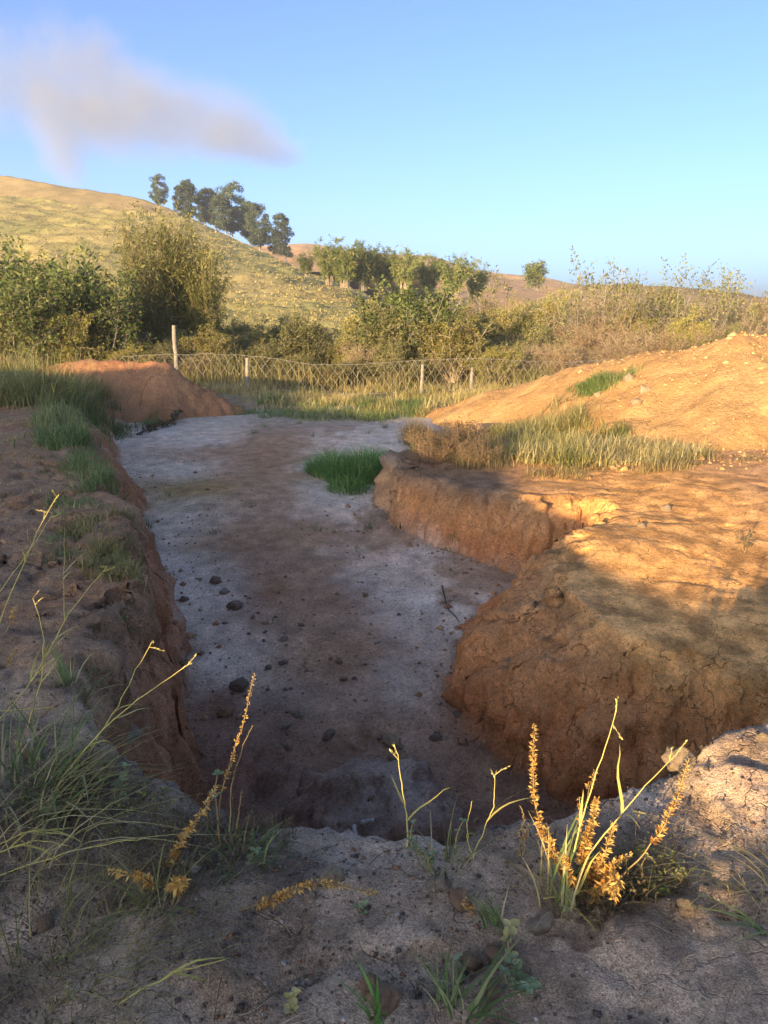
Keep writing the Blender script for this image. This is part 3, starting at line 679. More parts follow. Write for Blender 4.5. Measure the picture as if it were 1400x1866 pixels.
# ------------------------------------------------------------------ scrub behind the fence
P_YEL = plant('shrub', '', 'shrub', shrub_meshes('yellow_shrub', 301, 2.6, 1.2, 18, 10, 4, 10000, .072, .045, B_STRAW, L_YEL, tilt=.55))
P_DRY = plant('shrub', '', 'shrub', shrub_meshes('dry_shrub', 302, 2.6, 1.2, 24, 11, 5, 4500, .06, .035, B_STRAW, L_BROWN, tilt=.6))
P_OLV = plant('shrub', '', 'shrub', shrub_meshes('olive_shrub', 303, 2.6, 1.2, 16, 10, 5, 11000, .075, .045, B_GREY, L_OLIVE, tilt=.55))
P_GRN = plant('shrub', '', 'shrub', shrub_meshes('green_shrub', 304, 2.8, 1.4, 12, 9, 6, 5200, .12, .055, B_GREY, L_DARK, tilt=.6))
P_RED = plant('shrub', '', 'shrub', shrub_meshes('red_shrub', 305, 2.4, 1.4, 24, 11, 5, 5000, .055, .03, B_RED, L_BROWN, tilt=.75))
P_WSP = plant('shrub', '', 'shrub', shrub_meshes('wispy_shrub', 306, 3.2, 1.2, 8, 7, 4, 700, .13, .055, B_GREY, L_OLIVE, tilt=.55, top_leaves=.8))
P_CANE = bamboo('cane_clump', 321, 4.6, 80, 9500, L_GOLD, 'cane thicket', .24, .20, .0022, bark_material('cane_stems', (.16, .13, .06), (.30, .25, .12), 30))
GB = 'scrub shrubs behind the wire fence'
rs = np.random.default_rng(5)
sky_px = [-80, 0, 100, 190, 240, 400, 480, 560, 650, 700, 740, 800, 860, 930, 1000, 1100, 1250, 1400, 1500]
sky_py = [450, 452, 462, 520, 560, 556, 572, 580, 572, 550, 530, 530, 548, 560, 552, 533, 538, 548, 555]
LABS = {'yel': 'yellow green leafy shrub in the tangled scrub behind the wire fence', 'dry': 'almost leafless straw coloured shrub in the tangled scrub behind the wire fence',
        'olv': 'olive leaved shrub in the tangled scrub behind the wire fence', 'red': 'reddish brown twiggy shrub in the dry thicket behind the big orange mound'}
SCRUB = []
def far_ground(x_, y_):
    return max(float(gh(x_, y_)), float(hill_h(H1, x_, y_)) if y_ > 37 and x_ < 35 else -9)
for row, (Y0, dpx, drop) in enumerate([(22.4, 60, 66), (24.3, 56, 44), (27.0, 54, 22), (31.0, 50, 2), (36.0, 46, -12)]):
    for px in np.arange(-70 + 17 * row, 1480, dpx):
        if row == 4 and px < 880: continue
        pxx = px + rs.uniform(-18, 18); Yd = Y0 + rs.uniform(-.8, 1.6) + (1.2 if pxx > 700 else 0)
        tp = on_y(pxx, np.interp(pxx, sky_px, sky_py) + drop + rs.uniform(-10, 26), Yd); g = far_ground(tp[0], Yd)
        kind = rs.choice(['yel', 'dry', 'olv'], p=[.44, .20, .36]) if pxx < 930 else rs.choice(['red', 'dry', 'olv', 'yel'], p=[.42, .22, .22, .14])
        src = {'yel': P_YEL, 'dry': P_DRY, 'olv': P_OLV, 'red': P_RED}[kind]
        hs_ = max(.7, tp[2] - g) / (2.3 if kind == 'red' else 2.5)
        SCRUB.append((pxx, row, kind, put(src, (tp[0], Yd, g - .03), rs.uniform(0, 6.28), (min(1.25, max(.75, hs_)) * rs.uniform(.9, 1.15),) * 2 + (hs_,), LABS[kind], GB)))
# what singles each shrub out: its look, its row, the landmark it stands by
MARKS = [(40, 'by the dark left bushes'), (210, 'behind the red mound'), (325, 'near the tall white post'), (450, 'near the leaning grey post'), (600, 'below the hill slope'), (752, 'near the bright green bush'),
         (860, 'near the last leaning post'), (990, 'at the toe of the orange mound'), (1120, 'over the mound shoulder'), (1250, 'over the mound peak'), (1400, 'at the right end')]
LOOK = {'yel': 'yellow green leafy shrub', 'dry': 'bare straw coloured shrub', 'olv': 'olive leaved shrub', 'red': 'reddish brown twiggy shrub'}
ROWN = ['in the front scrub row', 'in the second scrub row', 'in the third scrub row', 'in the rear scrub row', 'in the last scrub row']
cells = {}
for pxx, row, kind, o in SCRUB:
    mk = min(MARKS, key=lambda m_: abs(m_[0] - pxx))[1]; cells.setdefault((kind, row, mk), []).append((pxx, o))
for (kind, row, mk), L_ in cells.items():
    L_.sort(key=lambda q_: q_[0])
    for i, (pxx, o) in enumerate(L_):
        o['label'] = ('' if len(L_) == 1 else ['left ', 'right '][i] if len(L_) == 2 else ['left ', 'middle ', 'right ', 'far right '][min(i, 3)]) + LOOK[kind] + ' ' + ROWN[row].replace(' scrub', '') + ' ' + mk
for px, ty, Yd, sx, src, lab in [
        (20, 492, 21.6, 1.15, P_GRN, 'dark leafy bush at the left edge of the scrub beside the tall grass'),
        (110, 452, 23.5, 1.45, P_GRN, 'large dark green bush, the tallest left of the golden canes'),
        (165, 505, 22.2, 1.1, P_GRN, 'dark green bush leaning against the right side of the large dark bush'),
        (-40, 430, 24.5, 1.4, P_GRN, 'dark bush half cut off by the left edge of the picture'),
        (752, 508, 25.0, 1.3, P_GRN, 'bright green bush standing above the fence, left of the orange mound'),
        (705, 545, 24.5, 1.0, P_OLV, 'broad olive shrub beside the bright green bush above the fence'),
        (830, 560, 24.0, 1.0, P_YEL, 'pale yellow shrub right of the bright green bush above the fence'),
        (545, 560, 24.4, 1.0, P_OLV, 'olive shrub below the hill slope, midway between cane clump and green bush')]:
    tp = on_y(px, ty, Yd); g = far_ground(tp[0], Yd); hh = (tp[2] - g) / 2.7
    put(src, (tp[0], Yd, g), px * .7, (sx * 1.05, sx * 1.05, hh), lab)
for i, (px, ty, Yd, s_, lab) in enumerate([(270, 385, 25.5, .9, 'tall golden cane thicket rising in front of the hill, behind the tall post'),
                                      (318, 398, 26.5, .9, 'second golden cane thicket, right behind the tall white post'), (368, 440, 26, .75, 'lowest golden cane thicket, at the right end of the canes')]):
    tp = on_y(px, ty, Yd); g = far_ground(tp[0], Yd); put(P_CANE, (tp[0], Yd, g), i * 2.0, (s_, s_, (tp[2] - g) / 4.7), lab, 'golden cane thickets')
for i, (px, ty, Yd, lab) in enumerate([(1045, 486, 30, 'low wispy shrub against the sky, leftmost of the row over the orange mound'), (1120, 463, 29, 'broad wispy shrub against the sky, highest left of the mound peak'),
        (1190, 488, 31, 'small wispy shrub in the dip between the two highest against the sky'), (1240, 486, 30, 'spindly shrub against the sky just right of the mound peak'), (1312, 474, 29, 'tall spindly shrub against the sky over the right end of the thicket'),
        (1362, 505, 30, 'low wispy shrub against the sky near the right edge'), (1420, 512, 30, 'wispy shrub against the sky cut by the right edge'), (880, 480, 33, 'sparse pale shrub reaching up before the bare orange hill')]):
    tp = on_y(px, ty, Yd); g = float(gh(tp[0], Yd)) ; put(P_WSP, (tp[0], Yd, g), i * 1.9, (1.05, 1.05, (tp[2] - g) / 3.15), lab, 'wispy shrubs against the sky')

P_DUSK = plant('shrub', '', 'shrub', shrub_meshes('dark_bush', 307, 1.0, .8, 22, 9, 5, 3200, .045, .016, B_RED, leaf_material('shade_darkened_leaves', [(.09, .07, .04), (.15, .115, .06), (.20, .15, .08), (.12, .13, .05)]), tilt=.9, r=.008))  # leaf colours darkened to stand in for shade on these bushes
for i, (px, py, s_, lab) in enumerate([(785, 845, .62, 'dark dry bush at the corner of the earth wall, left of the long grass'), (835, 838, .7, 'dark dry bush on the earth wall edge, right beside the corner bush'), (872, 850, .5, 'small dark dry bush on the wall edge against the long grass'), (760, 815, .5, 'low dark dry bush behind the corner of the earth wall')]):
    p_ = on_top(px, py); put(P_DUSK, p_ - np.array([0, 0, .03]), i * 1.7, s_, lab, 'dark dry bushes on the earth wall edge')

# ------------------------------------------------------------------ grass that nobody could count
def in_poly(x_, y_, P):
    ins = np.zeros(np.shape(x_), bool)
    for (ax, ay), (bx, by) in zip(P, P[1:] + P[:1]):
        ins ^= ((ay > y_) != (by > y_)) & (x_ < (bx - ax) * (y_ - ay) / (by - ay + 1e-12) + ax)
    return ins
def scatter(P, n, rg, clump=0.0, csize=1.5, seed=0, wob=.45):
    P = [(float(a_), float(b_)) for a_, b_ in P]; xs, ys = [p[0] for p in P], [p[1] for p in P]; out = np.zeros((0, 2))
    while len(out) < n:
        q_ = np.stack([rg.uniform(min(xs), max(xs), 4 * n), rg.uniform(min(ys), max(ys), 4 * n)], 1)
        wv = q_ + wob * np.stack([fbm(q_[:, 0], q_[:, 1], seed=seed), fbm(q_[:, 0] + 9, q_[:, 1], seed=seed + 3)], 1)
        k = in_poly(wv[:, 0], wv[:, 1], P)
        if clump: k &= rg.uniform(0, 1, len(q_)) < sstep(-clump, 1 - clump, fbm(q_[:, 0] * csize, q_[:, 1] * csize, oct=3, seed=seed + 5) * 1.6) + .04
        out = np.concatenate([out, q_[k]])
        if not k.any(): break
    return out[:n]
def grass(px_poly, n, h, w, mat, label, seed, lean=(.2, 1.05), clump=0.42, csize=1.5, world_poly=None, heads=0.0, tonebias=0.0):
    rg = np.random.default_rng(seed)
    P = world_poly or [tuple(on_top(*p)[:2]) for p in px_poly]
    xy = scatter(P, n, rg, clump, csize, seed); n = len(xy); xy = xy + rg.normal(0, .3 * h, (n, 2)) * rg.uniform(0, 1, (n, 1))
    hn = np.clip(.75 + .75 * fbm(xy[:, 0] * 1.9, xy[:, 1] * 1.9, oct=3, seed=seed + 1), .2, 1.5)
    base = np.column_stack([xy, top(xy[:, 0], xy[:, 1]) - .02])
    tn = np.clip(.5 + .45 * fbm(xy[:, 0] * .9, xy[:, 1] * .9, oct=3, seed=seed + 9) + rg.normal(0, .22, n) + tonebias, 0, 1)
    b = Bag(); b.add(*blades(base, rg.uniform(0, 6.28, n), h * hn * rg.uniform(.55, 1.15, n), w * rg.uniform(.6, 1.3, n), rg.uniform(*lean, n), rg, 3, tn))
    return link('grass', b.mesh('grass', mat), None, None, label, kind='stuff')
grass([(-60, 745), (-60, 700), (60, 695), (130, 705), (200, 738), (110, 752), (30, 742)], 10000, .85, .014, G_MIX, 'tall dark grass on the left bank before the red mound', 401, tonebias=-.1)
grass([(70, 775), (90, 742), (200, 736), (300, 750), (300, 770), (195, 785), (160, 850), (100, 830)], 4600, .32, .013, G_GREEN, 'green grass along the rim of the left bank', 402)
grass([(85, 805), (150, 820), (205, 870), (180, 905), (110, 870)], 1500, .24, .011, G_GREEN, 'green grass hanging down the left pit wall', 403)
grass([(170, 925), (230, 960), (290, 1040), (270, 1100), (190, 1020), (120, 960)], 2400, .12, .008, G_STRAW, 'short sparse grass on the left pit wall', 404, clump=.25, csize=3)
grass([(95, 900), (150, 900), (250, 1060), (262, 1180), (215, 1180), (150, 1050)], 1300, .13, .009, G_GREEN, 'fine green growth on the slope of the left bank', 414, clump=.55, csize=2.5)
grass([(-60, 760), (80, 760), (110, 860), (150, 960), (60, 1010), (-60, 960)], 1800, .11, .007, G_STRAW, 'sparse dry grass on the top of the left bank', 415, clump=.6, csize=2.0)
grass([(430, 742), (560, 722), (770, 738), (800, 752), (720, 766), (560, 768), (480, 762)], 7500, .34, .012, G_GREEN, 'green grass strip at the far end of the pit', 405, clump=.35)
grass(None, 15000, .38, .013, G_STRAW, 'dry straw grass along the foot of the wire fence', 406, world_poly=[(-3.4, 17.3), (1.0, 16.2), (3.0, 16.2), (6.5, 18.0), (9, 23), (2, 22.6), (-5, 20.8)], clump=.4, tonebias=.05)
grass(None, 26000, 1.15, .018, leaf_material('undergrowth', [(.14, .15, .045), (.24, .23, .075), (.36, .30, .11), (.46, .37, .16)], transl=.45), 'dry undergrowth grass among the scrub behind the fence', 407, world_poly=[(-16, 20.2), (-8, 20), (2, 22.2), (16, 24), (26, 33), (0, 36), (-22, 33)], clump=.5, csize=.6, lean=(.1, .5))
grass([(905, 818), (960, 800), (1130, 800), (1200, 815), (1300, 838), (1180, 846), (1040, 852), (960, 842), (880, 800)], 8500, .40, .011, G_MIX, 'long grass in tufts at the foot of the orange mound', 408, clump=.5, csize=1.3, tonebias=.08, lean=(.2, 1.3))
grass([(800, 790), (1000, 775), (1300, 830), (1385, 838), (1200, 862), (950, 868), (820, 850)], 3000, .26, .010, G_STRAW, 'short dry straw scattered round the long grass tufts', 428, clump=.35, csize=2.2, lean=(.3, 1.4))
grass([(900, 790), (960, 770), (1120, 775), (1160, 800), (960, 806)], 3800, .42, .012, G_MIX, 'greener long grass just behind the tufts at the mound foot', 418, clump=.4, csize=1.8, tonebias=-.15)
grass([(735, 800), (765, 785), (850, 795), (905, 830), (930, 850), (850, 858), (770, 830)], 5200, .34, .007, G_BROWN, 'fine dry brown grass on the shoulder of the pit wall', 409, lean=(.1, .6))
grass([(1030, 722), (1060, 700), (1120, 688), (1165, 668), (1140, 692), (1075, 722)], 1800, .38, .011, G_GREEN, 'green grass patch on the flank of the orange mound', 410, lean=(.3, .9), clump=.5)
grass([(640, 1240), (660, 1240), (660, 1250), (640, 1250)], 1, .05, .004, G_GREEN, 'lone short blade on the pit floor', 411, clump=0) if False else None
# tussocks of the pasture on the hill
rg = np.random.default_rng(420); n = 24000
hx_, hy_ = rg.uniform(-85, 14, n), 38 + 110 * rg.uniform(0, 1, n) ** 1.3
hz_ = hill_h(H1, hx_, hy_); keep = (hz_ > -2) & (hy_ < np.interp(hx_, *np.array(sorted([(p[0], p[1]) for p in R1])).T) + 4); hx_, hy_, hz_ = hx_[keep], hy_[keep], hz_[keep]; n = len(hx_)
b = Bag()
tnb = np.clip(.6 + .4 * fbm(hx_ * .08, hy_ * .08, oct=3, seed=4) + rg.normal(0, .15, n), 0, 1)
for k in range(4):
    b.add(*blades(np.column_stack([hx_, hy_, hz_ - .05]) + rg.normal(0, .12, (n, 3)) * [1, 1, 0], rg.uniform(0, 6.28, n), rg.uniform(.10, .28, n), rg.uniform(.08, .2, n), rg.uniform(.2, .9, n), rg, 2, np.clip(tnb + rg.normal(0, .1, n), 0, 1)))
link('hill_grass', b.mesh('hill_grass', leaf_material('hill_straw', [(.26, .24, .08), (.34, .29, .10), (.39, .32, .12), (.45, .36, .15)])), None, None, 'straw coloured grass tussocks covering the hillside', kind='stuff')
# ------------------------------------------------------------------ wire fence
M_POST = bark_material('weathered_concrete', (.15, .13, .10), (.30, .265, .21), 14, .5, 2)
M_WIRE = leaf_material('galvanised_wire', [(.20, .18, .15), (.30, .27, .22), (.38, .35, .29)], transl=0, rough=.5, var=0)
fence = thing('wire_fence', 'long diamond mesh wire fence on pale posts in front of the scrub', 'fence', (0, 0, 0))
FX = np.array([-7.0, 10.0]); FYv = np.array([19.886, 22.8])
def fence_y(x_): return float(np.interp(x_, FX, FYv))
def fence_at(px):
    k = (px - 700) / F_PX; lo, hi = -7.0, 10.0
    for _ in range(50):
        m_ = (lo + hi) / 2; yv = fence_y(m_); dd = ray(px, 690)
        if m_ < dd[0] / dd[1] * yv: lo = m_
        else: hi = m_
    return lo, fence_y(lo)
for px, py_top, tilt_, lab in [(323, 593, .01, 'tall white fence post beside the red mound'), (450, 652, .05, 'leaning grey fence post'), (768, 664, .06, 'leaning pale fence post'), (858, 670, .09, 'leaning grey fence post')]:
    x_, y_ = fence_at(px); g = float(top(x_, y_)); zt = on_y(px, py_top, y_)[2]; hh = zt - g
    b = Bag(); w_ = .062 if py_top < 600 else .055
    pts = np.array([[tilt_ * t * hh, 0, -.25 + t * (hh + .25)] for t in np.linspace(0, 1, 9)]) + np.random.default_rng(px).normal(0, .006, (9, 3)) * [1, 1, 0]
    b.add(*tube(pts, w_ * 1.25, w_, 4), .5); k = len(pts) * 4
    b.add(pts[-1] + np.array([[-w_, -w_, 0], [w_, -w_, 0], [w_, w_, 0], [-w_, w_, 0]]) * .7, [[0, 1, 2, 3]], .5)
    o = link('post', b.mesh('post', M_POST), fence, (x_, y_, g)); 
    o.rotation_euler = (0, 0, .78)
    if lab: o['label'] = lab
b = Bag(); rg = np.random.default_rng(77); cw, chh, nr = .235, .34, 5
ncol = int((FX[1] - FX[0]) / cw)
nodes = {}
def node(i, j):
    if (i, j) not in nodes:
        x_ = FX[0] + (i + .5 * (j % 2)) * cw + rg.normal(0, .012); y_ = fence_y(x_) - .05 + .05 * math.sin(x_ * 1.3) + rg.normal(0, .01)
        nodes[(i, j)] = np.array([x_, y_, float(gh(x_, y_)) + .04 + j * chh * .5 + .05 * math.sin(x_ * .9) * j / nr + rg.normal(0, .012)])
    return nodes[(i, j)]
for j in range(nr):
    for i in range(ncol):
        for di in ((0, -1) if j % 2 == 0 else (0, 1)):
            b.add(*tube([node(i, j), node(i + di, j + 1)], .0048, .0048, 3), rg.uniform(0, 1))
for j in (0, nr):
    b.add(*tube([node(i, j) for i in range(ncol)], .008, .008, 3), .5)
o = link('wire_netting', b.mesh('wire_netting', M_WIRE), fence, kind='stuff')

# ------------------------------------------------------------------ clods of earth and small stones
M_CLOD = {}
def clod_material(name, a, b_):
    m = soil_material(name, grain=.45, bump=.7, speck=.3)
    return m
M_CLODS = soil_material('clod_soil', grain=.5, bump=.8, speck=.3)
import bmesh
def clod_mesh(seed, col, flat=.75, sub=3):
    bm = bmesh.new(); bmesh.ops.create_icosphere(bm, subdivisions=sub, radius=.5)
    V = np.array([v.co[:] for v in bm.verts]); F = np.array([[v.index for v in f.verts] for f in bm.faces]); bm.free()
    q_ = V * 3.0 + seed * 7.3
    r = 1 + .42 * vnoise(V[:, 0] * 2.8 + seed * 5, V[:, 1] * 2.4, V[:, 2] * 2.4, seed) + .24 * vnoise(q_[:, 0] * 2, q_[:, 1] * 2, q_[:, 2] * 2, seed + 2) + .18 * vnoise(q_[:, 0] * 5, q_[:, 1] * 5, q_[:, 2] * 5, seed + 4)
    g_ = np.random.default_rng(seed)
    V = V * r[:, None]
    for _k in range(7):                       # broken faces
        nv = unit(g_.normal(size=3)); d_ = V @ nv; lim = g_.uniform(.30, .46); V = V - nv * (np.clip(d_ - lim, 0, 9) * .85)[:, None]
    V = V * [1, .85, flat]
    n_ = vnoise(V[:, 0] * 6, V[:, 1] * 6, V[:, 2] * 6, seed)
    cc_ = np.array(col) * (1 + .2 * n_[:, None])
    return make_mesh('clod', V, F, col=cc_, smooth=True, mat=M_CLODS)
C_DARK, C_GREY, C_RED, C_TAN = (.28, .20, .145), (.42, .33, .24), (.36, .23, .14), (.46, .34, .21)
CM = {'dark': [clod_mesh(s, C_DARK) for s in (1, 2, 3)], 'grey': [clod_mesh(s, C_GREY) for s in (4, 5, 6)], 'red': [clod_mesh(s, C_RED) for s in (7, 8)], 'tan': [clod_mesh(s, C_TAN) for s in (9, 10, 11)]}
rc = np.random.default_rng(91)
def clod(px, py, wpx, kind, label, group=None):
    p = on_top(px, py); dist = np.linalg.norm(p - [0, 0, EYE]); s_ = wpx / F_PX * dist * (1.0 if py < 1560 else .78)
    o = link('soil_clod', CM[kind][int(rc.integers(0, len(CM[kind])))], None, (p[0], p[1], float(top(p[0], p[1])) + s_ * .10), label, 'clod', group)
    o.rotation_euler = (rc.uniform(-.3, .3), rc.uniform(-.3, .3), rc.uniform(0, 6.28)); o.scale = (s_, s_ * rc.uniform(.8, 1.05), s_ * rc.uniform(.75, 1.0))
for a_ in [(392, 1060, 24, 'dark', 'dark rounded clod, uppermost of the three in a row on the pale pit floor'), (410, 1080, 22, 'grey', 'greyer flat clod, middle of the three in a row on the pale pit floor'),
           (427, 1108, 32, 'dark', 'largest clod, lowest of the three in a row on the pale pit floor'), (432, 1254, 40, 'dark', 'big dark lump half sunk at the foot of the left pit wall'),
           (711, 1354, 32, 'tan', 'upright tan clod above another clod in the rusty hollow'), (724, 1384, 38, 'tan', 'widest tan clod in the rusty hollow, just above the pale hump'),
           (729, 1362, 14, 'grey', 'small clod beside the upright tan clod in the rusty hollow'), (792, 1348, 20, 'dark', 'dark clod at the right rim of the rusty hollow'), (541, 1300, 16, 'tan', 'small tan clod left of the rusty hollow, upper of a close pair'), (548, 1306, 18, 'grey', 'small grey clod left of the rusty hollow, lower of a close pair'),
           (521, 1326, 20, 'grey', 'grey clod in the dark gully left of the rusty hollow'), (525, 1358, 17, 'tan', 'tan clod low in the dark gully left of the rusty hollow'), (600, 1340, 26, 'dark', 'flat dark clod at the left rim of the rusty hollow'),
           (565, 1412, 26, 'tan', 'low tan lump at the left side of the pale hump'), (617, 1208, 15, 'red', 'reddish clod in the middle of the pit floor'), (627, 1240, 16, 'red', 'dark red clod just below another reddish clod in mid floor'),
           (488, 1219, 15, 'dark', 'dark clod on the left sandy floor, left of a pair'), (517, 1209, 15, 'dark', 'dark clod on the left sandy floor, right of a pair'), (518, 1168, 16, 'grey', 'grey clod on the sandy floor above a dark pair'),
           (666, 1087, 14, 'red', 'small brown clod alone on the pale floor right of the brown stain'), (550, 1140, 12, 'dark', 'small dark clod at the lower end of the brown stain'), (335, 1095, 18, 'dark', 'dark clod at the foot of the left pit wall'), 
           (604, 1606, 52, 'tan', 'squarish clod on the near bank right of the dark weeds'), (797, 1620, 52, 'grey', 'clod on the near bank below the grass tuft at the rim'), (836, 1645, 58, 'red', 'reddish clod right below the tuft, beside another clod'),
           (860, 1762, 48, 'red', 'reddish brown clod left of the grey green herb'), (906, 1752, 56, 'red', 'large brown clod touching the grey green herb'), (985, 1690, 62, 'grey', 'broad grey clod between the herb and the golden weed'),
           (1006, 1662, 40, 'tan', 'tan clod at the left foot of the golden weed'), (1040, 1672, 36, 'tan', 'clod at the foot of the golden weed, below its stems'), (1092, 1672, 46, 'tan', 'clod at the right foot of the golden weed'), (1128, 1694, 34, 'grey', 'small grey clod right of the golden weed foot'),
           (1254, 1660, 46, 'tan', 'lone tan clod right of the golden weed on sandy ground'), (1242, 1395, 66, 'tan', 'big blunt clod on the crest of the right rim'), (1390, 1345, 24, 'tan', 'small sunlit clod on the right rim'), (670, 1800, 44, 'red', 'reddish clod behind the sprout at the lower edge'),
           (700, 1832, 70, 'red', 'crumbly red clod at the foot of the sprout, lower edge'), (800, 1812, 40, 'grey', 'grey clod beside the thin bluish grass, lower edge'), (895, 1815, 44, 'red', 'rough red clod under the herb at the lower edge'), (240, 1345, 52, 'grey', 'grey clod lump on the left bank beside the herbs'), (190, 1400, 60, 'tan', 'tan weathered clod on the left bank above the grass mass'),
           (85, 1690, 44, 'red', 'brick red flat clod at the lower left'), (880, 680, 16, 'tan', 'small sunlit clod on the orange mound'), (1147, 693, 26, 'tan', 'clod on the mound below the grass patch'), (1175, 715, 22, 'tan', 'right clod of three on the mound flank'), (1160, 738, 24, 'tan', 'lowest clod of three on the mound flank'), (1090, 722, 18, 'tan', 'little clod at the lower end of the mound grass patch'),
           (1205, 622, 20, 'tan', 'small clod on the mound crest'), (1262, 618, 24, 'tan', 'clod on the highest part of the mound crest'), (1215, 930, 22, 'tan', 'small clod on the edge of the trodden ledge'), (1170, 960, 18, 'tan', 'pebbly clod on the yellow plateau')]:
    clod(*a_)
GC = 'small clods scattered on the pit floor'
for i in range(44):
    px, py = rc.uniform(300, 860), rc.uniform(960, 1400)
    if i % 2: px = rc.normal(480, 70); py = rc.uniform(1080, 1330)
    edge = np.interp(py, [960, 1100, 1250, 1400], [275, 300, 350, 380]); redge = np.interp(py, [960, 1050, 1160, 1260, 1400], [720, 830, 800, 800, 950])
    if edge < px < redge: clod(px, py, rc.uniform(5, 10), rc.choice(['dark', 'grey', 'red', 'grey']), 'small crumbly clod lying on the pit floor', GC)
# gravel and crumbs: real little lumps, too many to count
def crumbs(name, pts, sizes, label, mat, col):
    octa = np.array([[1, 0, 0], [-1, 0, 0], [0, 1, 0], [0, -1, 0], [0, 0, 1], [0, 0, -1]], float)
    of = np.array([[0, 2, 4], [2, 1, 4], [1, 3, 4], [3, 0, 4], [2, 0, 5], [1, 2, 5], [3, 1, 5], [0, 3, 5]])
    n = len(pts); rg_ = np.random.default_rng(5); V = octa[None] * sizes[:, None, None] * rg_.uniform(.6, 1.3, (n, 6, 1)) * np.array([1, 1, .8]) 
    a_ = rg_.uniform(0, 6.28, n); c_, s_ = np.cos(a_)[:, None], np.sin(a_)[:, None]
    V = np.stack([V[..., 0] * c_ - V[..., 1] * s_, V[..., 0] * s_ + V[..., 1] * c_, V[..., 2]], -1) + pts[:, None]
    F = (np.arange(n)[:, None, None] * 6 + of[None]).reshape(-1, 3)
    link(name, make_mesh(name, V.reshape(-1, 3), F, col=np.repeat(col, 6, 0), mat=mat, smooth=True), None, None, label, kind='stuff')
n = 24000; u_ = np.stack([rc.uniform(-1.9, 2.4, n), rc.uniform(1.0, 2.9, n)], 1)
cl = fbm(u_[:, 0] * 2.2, u_[:, 1] * 2.2, oct=3, seed=33); u_ = u_[rc.uniform(-.6, .8, n) < cl]; n = len(u_)
tones = np.array([(.12, .09, .07), (.24, .18, .13), (.30, .16, .09), (.48, .42, .36)])[rc.choice(4, n, p=[.35, .35, .22, .08])]
crumbs('gravel', np.column_stack([u_, gh(u_[:, 0], u_[:, 1]) + .002]), rc.lognormal(-5.65, .55, n), 'crumbs and grit strewn over the near bank', M_CLODS, tones)
n = 2200; v_ = np.stack([rc.uniform(-4.5, 1.0, n), 3.4 + 9 * rc.uniform(0, 1, n) ** 1.6], 1)
dv, sv, iv = pit_distance(v_[:, 0], v_[:, 1]); wv_ = (dv < 1.2) | (rc.uniform(0, 1, n) < .35); v_ = v_[iv & wv_]; n = len(v_)
tones = np.array([(.24, .17, .12), (.34, .24, .17), (.40, .25, .15)])[rc.choice(3, n, p=[.5, .3, .2])]
crumbs('gravel', np.column_stack([v_, gh(v_[:, 0], v_[:, 1]) + .003]), rc.lognormal(-4.75, .5, n), 'dark grit fallen on the pit floor', M_CLODS, tones)

n = 5200; w_ = np.stack([rc.uniform(2.0, 9.5, n), rc.uniform(8.6, 14.5, n)], 1); w_ = w_[rc.uniform(0, 1, n) < sstep(2.5, 6.5, w_[:, 0]) * .8 + .12]; n = len(w_)
tones = np.array([(.56, .34, .14), (.48, .28, .12), (.62, .42, .2)])[rc.choice(3, n)]
crumbs('gravel', np.column_stack([w_, top(w_[:, 0], w_[:, 1]) + .004]), rc.lognormal(-3.9, .55, n), 'crumbled lumps of earth lying on the orange mound', M_CLODS, tones)
n = 9000; w_ = np.stack([rc.uniform(-4.5, 3.0, n), rc.uniform(3.3, 11, n)], 1); dv, sv, iv = pit_distance(w_[:, 0], w_[:, 1]); k_ = (dv < .45) & iv & (rc.uniform(0, 1, n) < np.exp(-dv * 6)); w_ = w_[k_]; n = len(w_)
tones = np.array([(.46, .25, .12), (.34, .19, .10), (.52, .33, .18)])[rc.choice(3, n)]
crumbs('gravel', np.column_stack([w_, gh(w_[:, 0], w_[:, 1]) + .004]), rc.lognormal(-4.3, .6, n), 'earth crumbs fallen along the foot of the pit walls', M_CLODS, tones)

# ------------------------------------------------------------------ grass tufts and weeds that can be counted
def tuft(name, label, px, py, n, h, w, mat, seed, spread=.06, lean=(.3, 1.0), cat='grass tuft', group=None, tonebias=0.0, az=None):
    rg = np.random.default_rng(seed); p = on_top(px, py)
    r_, a_ = spread * np.sqrt(rg.uniform(0, 1, n)), rg.uniform(0, 6.28, n)
    bx, by = r_ * np.cos(a_), r_ * np.sin(a_)
    base = np.column_stack([bx, by, top(p[0] + bx, p[1] + by) - p[2] - .01])
    a2 = a_ + rg.normal(0, .6, n) if az is None else rg.normal(az[0], az[1], n)
    b = Bag(); b.add(*blades(base, a2, h * rg.uniform(.5, 1.1, n), w * rg.uniform(.6, 1.3, n), rg.uniform(*lean, n), rg, 5, np.clip(rg.uniform(0, 1, n) + tonebias, 0, 1)))
    return link(name, b.mesh(name, mat), None, p, label, cat, group)
# lush clump on the pit floor
rg = np.random.default_rng(501); p = on_top(640, 872); b = Bag()
for cx, cy, sp, n_, h_ in [(-.28, .35, .42, 1300, .50), (.25, .4, .48, 1500, .55), (.05, -.1, .42, 1000, .42), (-.02, -.62, .30, 420, .30), (.45, .0, .3, 500, .4)]:
    rr, aa = sp * rg.uniform(0, 1, n_) ** .6, rg.uniform(0, 6.28, n_); bx, by = cx + rr * np.cos(aa), cy + rr * np.sin(aa)
    fall = 1 - .55 * (rr / sp) ** 2
    b.add(*blades(np.column_stack([bx, by, top(p[0] + bx, p[1] + by) - p[2] - .01]), aa + rg.normal(0, .8, n_), h_ * fall * rg.uniform(.45, 1.15, n_), .012 * rg.uniform(.6, 1.3, n_), rg.uniform(.2, 1.4, n_), rg, 4, np.clip(rg.beta(2, 2.6, n_) + (rg.uniform(0, 1, n_) < .06) * .5, 0, 1)))
